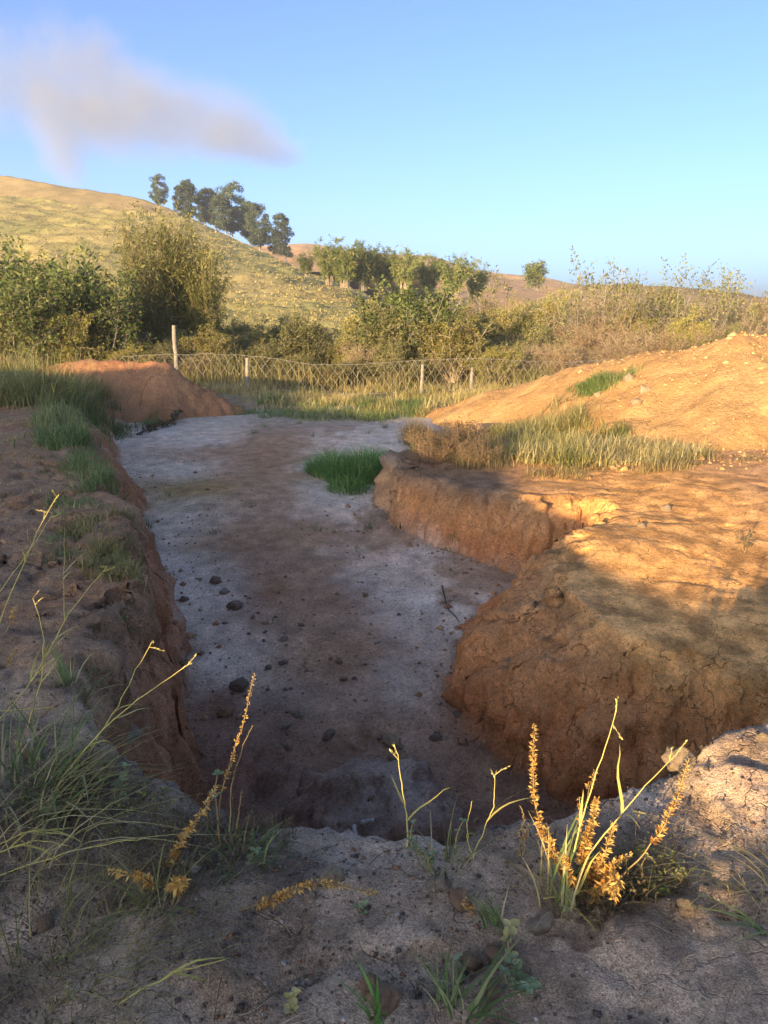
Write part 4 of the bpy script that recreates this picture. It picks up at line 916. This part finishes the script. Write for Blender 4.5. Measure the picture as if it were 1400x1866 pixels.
link('grass_clump', b.mesh('grass_clump', leaf_material('clump_grass', [(.05, .13, .03), (.10, .23, .045), (.17, .31, .065), (.27, .37, .10), (.50, .44, .22)])), None, p, 'big lush green grass clump growing on the pit floor', 'grass clump')
GT = 'small grass tufts on the pit floor'
for i, (px, py, n, h, lab) in enumerate([(392, 972, 26, .13, 'little green star shaped tuft on the pale pit floor'), (495, 1136, 16, .09, 'tiny dark green tuft beside the lower brown stain'), (268, 962, 70, .20, 'dark tuft at the foot of the left pit wall'),
                                  (578, 968, 14, .12, 'small tuft left of two others below the lush clump'), (650, 1003, 18, .10, 'low tuft below the lush clump, lowest of the small ones'), (672, 965, 40, .20, 'wispy pale tuft below the lush clump'),
                                  (612, 972, 16, .10, 'dark flattened tuft between two others below the lush clump'), (825, 1045, 14, .09, 'small tuft on the pale floor in the alcove'), (820, 1000, 26, .12, 'dry dark tuft at the foot of the middle earth wall'), (770, 760, 90, .34, 'bright green tuft on the far corner of the pit edge'),
                                  (465, 790, 30, .16, 'sparse tuft on the far pit floor left of the lush clump'), (482, 778, 30, .14, 'far little tuft behind the sparse one'), (570, 795, 24, .14, 'thin tuft above the lush clump'), (672, 790, 24, .14, 'thin tuft behind the right end of the lush clump'), (310, 905, 12, .20, 'few stalks standing on the ochre stain'), (700, 780, 30, .2, 'small dry tuft at the far pit edge'), (545, 772, 30, .12, 'dark low tuft at the far edge of the floor')]):
    tuft('grass_tuft', lab, px, py, n, h, .007, G_GREEN if i % 3 else G_MIX, 510 + i, spread=.05 + .0006 * n, group=GT)
tuft('grass_tuft', 'long leaved green grass mass at the left edge of the near bank', 40, 1450, 120, .36, .008, G_GREEN, 541, spread=.22, lean=(.5, 1.3), tonebias=.05)
tuft('grass_tuft', 'pale dry grass fallen across the left edge below the green mass', 70, 1540, 60, .36, .006, G_STRAW, 542, spread=.20, lean=(.9, 1.7), az=(.2, .7))
tuft('grass_tuft', 'sparse green tuft on the left bank above the green grass mass', 130, 1255, 34, .22, .009, G_GREEN, 543, spread=.05)
tuft('grass_tuft', 'grass tuft of drooping blades on the near rim, centre', 812, 1582, 34, .18, .006, G_MIX, 544, spread=.06, lean=(.4, 1.4))
tuft('grass_tuft', 'broad leaved green tuft right of the rim tuft', 905, 1690, 18, .14, .008, G_GREEN, 545, spread=.03, lean=(.3, .9), az=(2.4, .7))
tuft('grass_tuft', 'thin bluish green tuft near the lower edge', 825, 1830, 30, .14, .005, G_GREEN, 546, spread=.04, lean=(.5, 1.2), az=(2.0, .9))
tuft('grass_tuft', 'bright green sprout with a dry blade at the lower edge', 690, 1862, 9, .15, .012, G_LUSH, 547, spread=.02, lean=(.1, .8), tonebias=.3)
tuft('grass_tuft', 'green blade tuft lying low left of the herb', 862, 1858, 8, .20, .011, G_GREEN, 548, spread=.03, lean=(.8, 1.5), az=(.4, .5))
tuft('grass_tuft', 'dry blond grass at the foot of the golden weed', 1012, 1650, 36, .22, .005, G_STRAW, 549, spread=.06, lean=(.1, 1.0), az=(2.4, 1.0), tonebias=.1)
tuft('grass_tuft', 'green grass at the foot of the golden weed', 1030, 1655, 16, .28, .011, G_GREEN, 550, spread=.05, lean=(.2, .8), az=(.8, .8), tonebias=.2)
tuft('grass_tuft', 'thin dry grass spreading in from the right edge', 1400, 1640, 34, .24, .004, G_STRAW, 551, spread=.10, lean=(.8, 1.7), az=(2.9, .6))
tuft('grass_tuft', 'green blade at the right edge near the lower corner', 1398, 1705, 8, .16, .009, G_GREEN, 552, spread=.02, lean=(1.2, 1.8), az=(3.0, .3))
tuft('grass_tuft', 'mixed grass among the dry orange spikes, left', 292, 1655, 22, .18, .008, G_MIX, 553, spread=.05, lean=(.4, 1.3), tonebias=-.1)
tuft('grass_tuft', 'small dark green tuft left of the rim weeds', 445, 1570, 60, .12, .006, G_GREEN, 554, spread=.09, lean=(.4, 1.2), tonebias=-.2)
tuft('grass_tuft', 'dry matted grass at the lower left', 60, 1790, 120, .22, .004, G_STRAW, 555, spread=.25, lean=(1.0, 1.9), tonebias=-.25)
tuft('grass_tuft', 'brownish dry matted grass below the orange spikes', 230, 1720, 120, .16, .003, G_BROWN, 556, spread=.25, lean=(.9, 1.9))

L_SPIKE = leaf_material('dry_orange_leaves', [(.16, .08, .03), (.44, .20, .05), (.66, .36, .08), (.66, .48, .16)], transl=.3, var=.1)
L_DARKSPIKE = leaf_material('dry_dark_leaves', [(.07, .055, .03), (.13, .10, .05), (.20, .15, .07)], transl=.2, var=.1)
L_HERB = leaf_material('grey_green_leaves', [(.13, .18, .08), (.21, .27, .13), (.30, .35, .19)], transl=.2, var=.1)
L_PALEY = leaf_material('pale_yellow_leaves', [(.40, .36, .10), (.55, .48, .18), (.62, .56, .28)], transl=.35, var=.1)
M_STALK = leaf_material('dry_stalk', [(.14, .09, .045), (.26, .17, .07), (.36, .25, .10)], transl=0, var=.1)
M_CULM = leaf_material('yellow_culm', [(.34, .31, .07), (.56, .47, .12), (.62, .50, .20)], transl=.1, var=.1)
def curve_px(base_px, tip_px, dY, sag=0.0, n=14, off=0.0, rg=None, wob=.004):
    """a stem from its foot on the ground up to a tip dY metres further"""
    p0 = on_top(*base_px); p1 = on_y(tip_px[0], tip_px[1], p0[1] + dY)
    t = np.linspace(0, 1, n)[:, None]; side = np.cross(unit(p1 - p0), [0, 1, 0])
    c = p0 + (p1 - p0) * t + side * off * np.sin(np.pi * t) + np.array([0, 0, 1.0]) * sag * np.sin(np.pi * t)
    if rg is not None: c = c + np.cumsum(rg.normal(0, wob, c.shape), 0) * np.sin(np.pi * t) 
    return c
def along(pts, s): 
    i = np.clip((s * (len(pts) - 1)).astype(int), 0, len(pts) - 2); f = (s * (len(pts) - 1) - i)[:, None]
    return pts[i] * (1 - f) + pts[i + 1] * f, unit(pts[i + 1] - pts[i])
def spike_leaves(bag, pts, s0, s1, n, L, W, rg, out=1.0, tone=None, fat=0.0):
    s = np.sort(rg.uniform(s0, s1, n)); P, T = along(pts, s); v = unit(np.cross(T, rg.normal(size=(n, 3))))
    k = 1 - .55 * (s - s0) / max(s1 - s0, 1e-3)
    bag.add(*kites(P + v * fat, v * out + T * .7 + rg.normal(0, .45, (n, 3)), L * k * rg.uniform(.6, 1.3, n), W * k * rg.uniform(.7, 1.3, n), rg, tone if tone is not None else np.clip(.55 + .4 * (s - s0) / max(s1 - s0, 1e-3) + rg.normal(0, .22, n), 0, 1), .25, .15))
def spike_plant(name, label, base_px, stems, cat, leafm=L_SPIKE, seed=0, group=None, stalkm=M_STALK):
    """stems: (base, tip, dY, sag, off, leaf start, leaf end, leaf count, leaf length)"""
    rg = np.random.default_rng(seed); p0 = on_top(*base_px); stems_, lv = [], Bag()
    for (bp_, tp_, dY, sag, off, s0, s1, nl, ll) in stems:
        pts = curve_px(bp_, tp_, dY, sag, 16, off, rg) - p0
        sb = Bag(); sb.add(*tube(pts, .003, .0011, 5), rg.uniform(.2, 1)); stems_.append(sb)
        if nl: spike_leaves(lv, pts, s0, s1, int(nl * .72), ll * .74, ll * .30, rg, fat=.002)
    t = thing(name, label, cat, p0, 0, group)
    for sb in stems_: link('stem', sb.mesh(name + '_stem', stalkm), t)
    if lv.n: link('leaves', lv.mesh(name + '_leaves', leafm), t)
    return t
spike_plant('golden_weed', 'branching dead weed with golden leafy spikes on the right of the near bank', (1070, 1650), [
    ((1060, 1640), (974, 1322), .10, .0, .06, .15, 1, 528, 0.033), ((1075, 1640), (1088, 1455), .03, 0, .03, .05, 1, 672, 0.037), ((1085, 1640), (1256, 1382), .10, .0, -.05, .45, 1, 240, 0.029),
    ((1080, 1645), (1150, 1560), -.05, .03, 0, .1, 1, 304, 0.037), ((1075, 1655), (1118, 1640), -.16, .06, 0, .0, 1, 208, 0.040), ((1060, 1645), (1056, 1452), .12, 0, -.02, .5, 1, 144, 0.026),
    ((1078, 1645), (1120, 1500), .05, 0, 0, .2, 1, 272, 0.033), ((1060, 1650), (1030, 1560), -.03, 0, 0, .2, 1, 176, 0.031), ((1090, 1650), (1085, 1405), .16, 0, .04, .85, 1, 48, 0.022), ((1095, 1652), (1120, 1610), -.12, .02, 0, .4, 1, 128, 0.035)], 'weed', seed=601)
spike_plant('dry_weed', 'tall thin weed spike left of the pit, its top lit golden', (395, 1540), [((395, 1540), (465, 1226), .12, .0, .03, .28, 1, 260, .018)], 'weed', seed=602)
spike_plant('dry_weed', 'dark withered weed spike right beside the tall lit one', (420, 1545), [((420, 1545), (461, 1322), .12, 0, .02, .3, 1, 120, .016), ((420, 1545), (443, 1440), .06, 0, 0, .5, 1, 30, .016)], 'weed', L_DARKSPIKE, 603)
spike_plant('dry_weed', 'orange dead weed spike leaning right, lower left of the pit', (295, 1580), [((298, 1585), (394, 1432), .05, .0, .01, .0, 1, 260, .034)], 'weed', seed=604)
spike_plant('dry_weed', 'orange dead weed spike lying towards the left, below the leaning one', (292, 1640), [((292, 1625), (196, 1588), -.04, .03, 0, .0, 1, 190, .034)], 'weed', seed=605)
spike_plant('dry_weed', 'fluffy orange dead seed tuft at the end of a short stalk', (318, 1655), [((315, 1650), (332, 1608), -.02, .02, 0, .25, 1, 170, .046)], 'weed', seed=606)
spike_plant('dry_weed', 'orange dead weed spike lying flat across the near bank', (470, 1648), [((440, 1660), (688, 1628), .03, .035, 0, .12, 1, 380, .028)], 'weed', seed=607)
spike_plant('dry_weed', 'small reddish dry weed twigs between rim tuft and golden weed', (948, 1560), [((948, 1560), (947, 1468), .04, 0, 0, .3, 1, 40, .018), ((952, 1560), (965, 1500), .03, 0, 0, .4, 1, 50, .018), ((944, 1560), (960, 1520), .02, 0, 0, .4, 1, 30, .018)], 'weed', seed=608)
spike_plant('dry_weed', 'tiny orange dead sprig beside the reddish clod', (862, 1652), [((866, 1665), (845, 1632), .0, 0, 0, .1, 1, 40, .026)], 'weed', seed=609)
spike_plant('dry_weed', 'yellow orange sprig at the left edge among the grass', (62, 1400), [((64, 1396), (30, 1352), .03, 0, 0, .1, 1, 90, .028)], 'weed', seed=610)
spike_plant('dry_weed', 'upright yellow sprig high at the left edge', (15, 1150), [((12, 1152), (32, 1105), .05, 0, 0, .2, 1, 70, .03)], 'weed', seed=611)
spike_plant('dry_weed', 'small yellow sprig at the left edge under the tall culms', (6, 1220), [((8, 1218), (26, 1185), .04, 0, 0, .2, 1, 60, .028)], 'weed', seed=612)
spike_plant('dry_weed', 'small lit yellow sprig alone at the lower left', (112, 1835), [((112, 1830), (126, 1782), .03, 0, 0, .4, 1, 24, .034), ((112, 1830), (97, 1812), -.01, 0, 0, .5, 1, 12, .03)], 'weed', L_PALEY, 613)
spike_plant('dry_plant', 'small grey dried plant on the yellow plateau at the right', (1357, 1008), [((1357, 1008), (1340, 965), .05, 0, 0, .3, 1, 40, .05), ((1357, 1008), (1372, 962), .05, 0, 0, .3, 1, 40, .05), ((1357, 1008), (1358, 975), 0, 0, 0, .3, 1, 40, .05), ((1357, 1008), (1380, 985), 0, 0, 0, .4, 1, 24, .05)], 'weed', L_DARKSPIKE, 614)
def herb(name, label, base_px, stems, leafm, seed, cat='herb', group=None):
    """stems: (base, tip, dY, leaf pairs, leaf length, top leaf length)"""
    rg = np.random.default_rng(seed); p0 = on_top(*base_px); stems_, lv = [], Bag()
    for (bp_, tp_, dY, nl, ll, tl) in stems:
        pts = curve_px(bp_, tp_, dY, 0, 8, .01, rg, .002) - p0; sb = Bag(); sb.add(*tube(pts, .003, .0018, 5), .6); stems_.append(sb)
        s = np.linspace(.15, 1, nl); P, T = along(pts, np.clip(s, 0, .999))
        for q in range(nl):
            for sgn in (0, 2.1, 4.2):
                a_ = q * 1.3 + sgn + rg.normal(0, .3); d_ = np.array([math.cos(a_), math.sin(a_), rg.uniform(.1, .8)]); d_ = unit(d_)
                s_ = unit(np.cross(d_, [0, 0, 1.0])); n_ = np.cross(s_, d_); L_ = (ll if q < nl - 2 else tl) * rg.uniform(.55, 1.1) * .8
                prof_ = [(0, .06), (.25, .40), (.55, .52), (.85, .34), (1.0, .03)]
                V = []
                for t_, w_ in prof_: V += [P[q] + d_ * L_ * t_ + s_ * L_ * w_ * .72 + n_ * L_ * (.12 - .22 * t_ ** 2), P[q] + d_ * L_ * t_ - n_ * L_ * (.02 + .2 * t_ ** 2), P[q] + d_ * L_ * t_ - s_ * L_ * w_ * .72 + n_ * L_ * (.12 - .22 * t_ ** 2)]
                F = []
                for k_ in range(4): F += [[3 * k_, 3 * k_ + 1, 3 * k_ + 4, 3 * k_ + 3], [3 * k_ + 1, 3 * k_ + 2, 3 * k_ + 5, 3 * k_ + 4]]
                lv.add(V, F, np.clip(rg.normal(.5, .25), 0, 1) * np.ones(15))
    t = thing(name, label, cat, p0, 0, group); [link('stem', sb.mesh(name + '_stem', M_STALK), t) for sb in stems_]; link('leaves', lv.mesh(name + '_leaves', leafm, True), t)
    return t
herb('herb', 'grey green herb with rounded leaves at the right of the lower edge', (955, 1800), [((950, 1795), (930, 1745), .05, 4, .036, .03), ((955, 1800), (972, 1790), -.02, 4, .036, .03), ((950, 1800), (920, 1770), .02, 3, .034, .028), ((960, 1812), (965, 1800), -.05, 3, .034, .03)], L_HERB, 701)
herb('herb', 'pale yellow leaved sprig rising from behind the grey green herb', (936, 1755), [((936, 1750), (930, 1690), .02, 3, .028, .045)], L_PALEY, 702)
herb('herb', 'small yellowish sprout alone at the lower edge left of centre', (535, 1850), [((535, 1850), (536, 1810), .0, 4, .03, .03)], L_PALEY, 703)
herb('herb', 'grey green herb sprig halfway up the tall lit weed spike', (400, 1450), [((402, 1545), (396, 1412), .06, 4, .0, .036)], L_HERB, 704)
herb('herb', 'grey green herb low in the grass at the left', (82, 1500), [((85, 1505), (86, 1474), .02, 4, .034, .03)], L_HERB, 705)
herb('herb', 'tall grey green herb left of the pit, right of the grass mass', (222, 1480), [((222, 1478), (230, 1398), .05, 6, .034, .032), ((222, 1480), (212, 1430), .03, 4, .03, .026)], L_HERB, 706)
herb('herb', 'small green herb at the near rim left of the flat orange spike', (455, 1570), [((460, 1575), (465, 1550), .02, 3, .03, .025), ((470, 1570), (478, 1556), .02, 3, .026, .025)], L_HERB, 707)
herb('herb', 'pale green seedling above the tip of the flat orange spike', (664, 1665), [((662, 1668), (662, 1650), .0, 3, .026, .024)], L_HERB, 708)
herb('herb', 'two leaved pale sprout, upper one right of the golden weed', (1166, 1555), [((1167, 1560), (1165, 1484), .03, 2, .0, .026)], L_PALEY, 709)
herb('herb', 'two leaved pale sprout, lower one right of the golden weed', (1180, 1620), [((1181, 1622), (1177, 1562), .02, 2, .0, .03)], L_PALEY, 710)
herb('herb', 'pale green seedling on the sandy ground far right of the golden weed', (1243, 1610), [((1243, 1612), (1241, 1590), .01, 3, .02, .026)], L_PALEY, 711)
herb('herb', 'low dark green herb under the right side of the golden weed', (1165, 1640), [((1150, 1640), (1170, 1600), .02, 5, .024, .02), ((1175, 1640), (1190, 1605), .02, 5, .024, .02), ((1195, 1645), (1215, 1620), .02, 5, .022, .02)], L_DARK, 712)
herb('herb', 'grey green herb among the rim tuft blades', (770, 1570), [((770, 1570), (752, 1500), .04, 5, .026, .022), ((790, 1570), (760, 1545), .0, 4, .028, .024), ((780, 1580), (795, 1555), .0, 4, .026, .022), ((830, 1560), (845, 1495), .05, 3, .024, .02)], L_HERB, 713)
herb('herb', 'green seedling left of the herb at the lower edge', (840, 1780), [((838, 1785), (836, 1742), .02, 4, .024, .022)], L_HERB, 714)
# tall grass culms with drooping seed heads
def culm(label, base_px, tip_px, dY, off, heads, seed, sag=0.0, w=.003, blades_n=2, mat=M_CULM):
    rg = np.random.default_rng(seed); p0 = on_top(*base_px); b = Bag(); pts = curve_px(base_px, tip_px, dY, sag, 18, off, rg, .003) - p0
    b.add(*tube(pts, w * 1.2, w * .5, 5), .6); heads_, lvs = [], []
    for k in range(heads):
        p, t_ = along(pts, np.array([1 - .05 * k])); d_ = unit(t_[0] * .35 + rg.normal(0, .5, 3) + [.5 * rg.choice([-1, 1]), 0, .1]); q = wander(p[0], d_, .045, 4, rg, .08, -.02)
        hb = Bag(); hb.add(*tube(q, .0016, .0009, 4), .9); heads_.append(hb)
        rr = np.linspace(.1, 1, 7); Ph, Th = along(q, rr); hb.add(*kites(Ph, Th + rg.normal(0, .35, (7, 3)), .012, .005, rg))
    for k in range(blades_n):
        s_ = np.array([rg.uniform(.15, .6)]); p, t_ = along(pts, s_); d_ = unit(t_[0] + rg.normal(0, .45, 3)); q = wander(p[0], d_, rg.uniform(.08, .2), 6, rg, .1, -.12)
        sd = unit(np.cross(d_, [0, 0, 1.0])); ww = .0045 * (1 - np.linspace(0, 1, 7) ** 2)[:, None]; V = np.stack([q - sd * ww, q + sd * ww], 1).reshape(-1, 3)
        lv = Bag(); lv.add(V, [[2 * i, 2 * i + 1, 2 * i + 3, 2 * i + 2] for i in range(6)], rg.uniform(.1, .7) * np.ones(14)); lvs.append(lv)
    t = thing('grass_culm', label, 'grass stem', p0); link('stem', b.mesh('culm_stem', mat), t)
    for hb in heads_: link('seed_head', hb.mesh('seed_head', mat), t)
    for lv in lvs: link('leaf', lv.mesh('culm_leaf', mat), t)
    return t
for i, a_ in enumerate([('green yellow culm with two seed heads rising through the golden weed', (1020, 1640), (1121, 1303), .10, .01, 2, 0, .0024), ('long culm bending right out of the golden weed', (1040, 1640), (1232, 1376), .06, .05, 2, 0, .0022),
    ('single culm with a short side head at the centre of the rim', (742, 1550), (726, 1376), .02, -.02, 2, 0, .0025), ('thin culm with a seed head right of the rim tuft', (862, 1570), (902, 1412), .03, .01, 2, 0, .002), ('reddish bent stalk right of the rim tuft', (862, 1560), (860, 1460), .02, .02, 0, 0, .002),
    ('yellow culm at the left edge, tallest, head near the crumbly rim', (-20, 1200), (104, 905), .25, .03, 4, .0, .003), ('second yellow culm crossing the tallest at the left edge', (-30, 1120), (96, 935), .2, -.02, 3, .0, .0025), ('reddish yellow culm with a curled tip on the left bank', (60, 1240), (196, 1032), .2, .0, 2, 0, .003),
    ('long yellow stem leaning right over the left bank, forked head', (110, 1420), (342, 1212), .12, .03, 2, 0, .003), ('thin culm left of the forked one, curled head', (150, 1400), (278, 1168), .12, .0, 2, 0, .0022), ('upright thin green culm on the left bank', (118, 1130), (118, 970), .06, .0, 0, 0, .002),
    ('short bent yellow culm among the left grass mass', (50, 1330), (60, 1090), .1, -.03, 2, 0, .0025), ('pale straw arching low over the left bank ground', (-15, 1560), (200, 1575), .02, .0, 0, .06, .002), ('yellow straw arching above the pale one on the left', (-20, 1555), (205, 1570), .04, .0, 0, .10, .002),
    ('pale straw lying towards the orange spike', (0, 1600), (320, 1520), .06, 0, 0, .03, .0018), ('grey straw lying at the lower left', (-10, 1770), (290, 1765), .02, 0, 0, .01, .002), ('grey dry stalk slanting across the lower left ground', (215, 1830), (412, 1748), .12, 0, 0, .01, .0025),
    ('dry grass stalk crossing low at the left edge', (-20, 1300), (220, 1330), .05, 0, 0, .05, .0018), ('reddish stalk at the left edge slanting up right', (-10, 1320), (100, 1200), .1, 0, 1, 0, .0022), ('dry stalk in front of the golden weed lying flat', (990, 1640), (1105, 1628), -.02, 0, 0, .01, .002), ('twiggy dry stalk lying right of the golden weed', (1200, 1570), (1300, 1650), -.12, 0, 0, .01, .002)]):
    culm(a_[0], a_[1], a_[2], a_[3], a_[4], a_[5], 801 + i, a_[6], a_[7])
# fallen wood
M_WOOD = bark_material('bleached_wood', (.32, .29, .26), (.58, .54, .49), 24, .7, 8); M_DEAD = bark_material('dark_dead_wood', (.035, .025, .02), (.09, .065, .05), 30)
def branch(name, label, pts_px, z, r0, r1, mat, lift=.03, leaves=None, cat='branch', seed=1):
    rg = np.random.default_rng(seed); P = np.array([on_z(px, py, z) for px, py in pts_px]); P[:, 2] = top(P[:, 0], P[:, 1]) + lift
    t = np.linspace(0, len(P) - 1, 14); pts = np.stack([np.interp(t, np.arange(len(P)), P[:, k]) for k in range(3)], 1) + rg.normal(0, r0 * .25, (14, 3)); p0 = pts[0].copy(); pts = pts - p0
    b = Bag(); b.add(*tube(pts, r0, r1, 7), .5)
    if leaves is None: return link(name, b.mesh(name, mat, True), None, p0, label, cat)
    th = thing(name, label, cat, p0); link('stem', b.mesh(name, mat, True), th); lv = Bag(); n_, ll = leaves; s = rg.uniform(.1, 1, n_); Pp, T = along(pts, s)
    lv.add(*kites(Pp, rg.normal(size=(n_, 3)) + [0, 0, .4], ll * rg.uniform(.5, 1.2, n_), ll * .5, rg)); link('leaves', lv.mesh(name + '_leaves', L_DARKSPIKE), th)
    return th
branch('driftwood', 'bleached split root lying at the bottom of the pit under the near rim', [(642, 1462), (668, 1495), (712, 1530)], -1.05, .045, .02, M_WOOD, .03)
branch('driftwood', 'thin pale stick beside the bleached root', [(645, 1450), (655, 1480), (690, 1520)], -1.05, .014, .008, M_WOOD, .05)
branch('driftwood', 'short pale chip of wood above the bleached root', [(660, 1449), (680, 1452)], -1.05, .014, .01, M_WOOD, .03)
branch('driftwood', 'thin pale twig at the lower left corner of the pit', [(490, 1470), (515, 1492)], -1.2, .008, .005, M_WOOD, .02)
branch('dead_branch', 'dark dead branch with withered leaves on the far pit floor', [(250, 797), (285, 786), (312, 780), (328, 768)], -.78, .02, .008, M_DEAD, .06, (130, .13))
branch('twig', 'thin bent dark twig on the pale floor of the alcove', [(806, 1068), (815, 1100), (838, 1122)], -1.1, .008, .004, M_DEAD, .015)

# dead straw and twig bits lying about the near bank
rg = np.random.default_rng(900); b = Bag()
for k in range(620):
    left = rg.uniform() < .75
    x_, y_ = (rg.uniform(-1.7, -.25), rg.uniform(1.05, 2.6)) if left else (rg.uniform(-.3, 1.6), rg.uniform(1.1, 2.1))
    L_ = rg.lognormal(-2.4, .5); a_ = rg.normal(.3, 1.0); t = np.linspace(0, 1, 5); cv = rg.normal(0, .25)
    xs_ = x_ + np.cos(a_ + cv * t) * L_ * t; ys_ = y_ + np.sin(a_ + cv * t) * L_ * t
    zs_ = gh(xs_, ys_) + .004 + rg.uniform(0, .03) * np.sin(np.pi * t * rg.uniform(.5, 1))
    b.add(*tube(np.column_stack([xs_, ys_, zs_]), rg.uniform(.0008, .002), .0006, 3), rg.uniform(0, 1))
link('dead_straw', b.mesh('dead_straw', leaf_material('dead_straw', [(.07, .05, .03), (.16, .12, .07), (.34, .28, .19)], transl=0, var=0)), None, None, 'dead straw and twig bits littering the near bank', kind='stuff')
# withered low plants, dark and matted
for i, (px, py, n_, h_, sp_, lab) in enumerate([(340, 1560, 260, .10, .16, 'dark withered mat of low plants left of the near rim'), (120, 1440, 240, .12, .16, 'dark tangle under the green grass mass at the left'), (480, 1530, 120, .07, .09, 'dark low mat on the near rim behind the flat orange spike'),
        (1110, 1650, 260, .12, .10, 'dark tangle of withered leaves under the golden weed'), (1190, 1600, 140, .09, .09, 'dark withered leaves right of the golden weed'), (130, 1640, 160, .06, .2, 'low withered plants on the lower left ground'), (60, 1850, 150, .06, .2, 'dark withered plants in the lower left corner'), (250, 1500, 120, .08, .12, 'withered dark plant between the grass mass and the orange spikes')]):
    rg = np.random.default_rng(930 + i); p0 = on_top(px, py); r_, a_ = sp_ * np.sqrt(rg.uniform(0, 1, n_)), rg.uniform(0, 6.28, n_)
    q_ = np.column_stack([r_ * np.cos(a_), r_ * np.sin(a_), np.zeros(n_)]); q_[:, 2] = top(p0[0] + q_[:, 0], p0[1] + q_[:, 1]) - p0[2]
    b1_, b2_ = Bag(), Bag(); b1_.add(*blades(q_, a_ + rg.normal(0, 1, n_), h_ * rg.uniform(.4, 1.2, n_), .003 + 0 * r_, rg.uniform(.3, 1.5, n_), rg, 4))
    m2 = n_ * 2; q2 = q_[rg.integers(0, n_, m2)] + rg.normal(0, .02, (m2, 3)) + np.column_stack([np.zeros((m2, 2)), h_ * rg.uniform(0, .7, m2)])
    b2_.add(*kites(q2, rg.normal(size=(m2, 3)), rg.uniform(.008, .022, m2), rg.uniform(.004, .010, m2), rg))
    t = thing('withered_plant', lab, 'plant', p0); link('stems', b1_.mesh('withered_stems', L_DARKSPIKE), t); link('leaves', b2_.mesh('withered_leaves', L_DARK if i % 3 == 1 else L_DARKSPIKE), t)
# ------------------------------------------------------------------ smoke of a far grass fire, drifting over the hill
def smoke():
    Yd = 900.0
    blobs = [(60, 130, 150, 85, .7), (150, 150, 130, 95, .9), (215, 205, 150, 75, 1.0), (310, 215, 140, 70, .9), (380, 235, 130, 52, 1.1), (455, 258, 100, 38, 1.3), (505, 275, 60, 22, 1.0), (110, 240, 45, 70, .9), (108, 305, 38, 45, .8), (20, 190, 150, 80, .5), (170, 95, 70, 50, .5)]
    m, N, L = new_mat('smoke'); out = nd(N, 'ShaderNodeOutputMaterial'); vol = nd(N, 'ShaderNodeVolumePrincipled')
    vol.inputs['Color'].default_value = (.60, .58, .50, 1); vol.inputs['Anisotropy'].default_value = .0
    tc = nd(N, 'ShaderNodeTexCoord'); nz = nd(N, 'ShaderNodeTexNoise'); nz.inputs['Scale'].default_value = .012; nz.inputs['Detail'].default_value = 5; nz.inputs['Roughness'].default_value = .62
    L.new(tc.outputs['Object'], nz.inputs['Vector'])
    m.cycles.volume_step_rate = .3
    def math_(op, a, b, clamp=False):
        q_ = nd(N, 'ShaderNodeMath', operation=op); q_.use_clamp = clamp; q_.inputs[2].default_value = .35
        for i, s_ in enumerate((a, b)):
            if isinstance(s_, (int, float)): q_.inputs[i].default_value = s_
            else: L.new(s_, q_.inputs[i])
        return q_.outputs[0]
    total, lo, hi = None, np.full(3, 1e9), np.full(3, -1e9); c0 = on_y(250, 200, Yd)
    for px, py, rx, ry, k in blobs:
        c = on_y(px, py, Yd); s_ = Yd / F_PX; r = np.array([rx * s_ * 1.35, 90.0, ry * s_ * 1.35]); lo, hi = np.minimum(lo, c - r - c0), np.maximum(hi, c + r - c0)
        v1 = nd(N, 'ShaderNodeVectorMath', operation='SUBTRACT'); L.new(tc.outputs['Object'], v1.inputs[0]); v1.inputs[1].default_value = c - c0
        v2 = nd(N, 'ShaderNodeVectorMath', operation='DIVIDE'); L.new(v1.outputs[0], v2.inputs[0]); v2.inputs[1].default_value = r
        v3 = nd(N, 'ShaderNodeVectorMath', operation='LENGTH'); L.new(v2.outputs[0], v3.inputs[0])
        f0 = math_('SUBTRACT', 1.0, v3.outputs['Value'], True); f = math_('MULTIPLY', math_('MULTIPLY', f0, f0), k * 1.5)
        total = f if total is None else math_('ADD', total, f)
    dens = math_('ADD', math_('MINIMUM', total, 1.3), math_('MULTIPLY', math_('SUBTRACT', nz.outputs[0], .52), 4.0))
    dens = math_('MULTIPLY', math_('MULTIPLY', math_('MAXIMUM', dens, 0.0), math_('MULTIPLY', total, 3.0, True)), SMOKE_D)
    L.new(dens, vol.inputs['Density']); L.new(vol.outputs[0], out.inputs['Volume'])
    V = np.array([[x_, y_, z_] for z_ in (lo[2], hi[2]) for y_ in (lo[1], hi[1]) for x_ in (lo[0], hi[0])])
    link('smoke', make_mesh('smoke', V, np.array([[0, 2, 3, 1], [4, 5, 7, 6], [0, 1, 5, 4], [2, 6, 7, 3], [0, 4, 6, 2], [1, 3, 7, 5]]), mat=m), None, c0, 'grey brown smoke plume drifting over the hill', kind='stuff')
SMOKE_D = .0095
smoke()
# ------------------------------------------------------------------ thin haze in the air
m, N, L = new_mat('haze'); out = nd(N, 'ShaderNodeOutputMaterial'); vol = nd(N, 'ShaderNodeVolumePrincipled')
vol.inputs['Color'].default_value = (.90, .93, 1, 1); vol.inputs['Density'].default_value = .0007; vol.inputs['Anisotropy'].default_value = .2
L.new(vol.outputs[0], out.inputs['Volume'])
lo, hi = np.array([-300, -130, -60.]), np.array([560, 720, 62.])
V = np.array([[x_, y_, z_] for z_ in (lo[2], hi[2]) for y_ in (lo[1], hi[1]) for x_ in (lo[0], hi[0])])
HAZE = make_mesh('haze', V, np.array([[0, 2, 3, 1], [4, 5, 7, 6], [0, 1, 5, 4], [2, 6, 7, 3], [0, 4, 6, 2], [1, 3, 7, 5]]), mat=m)
link('haze', HAZE, None, None, 'thin haze in the air', kind='stuff')
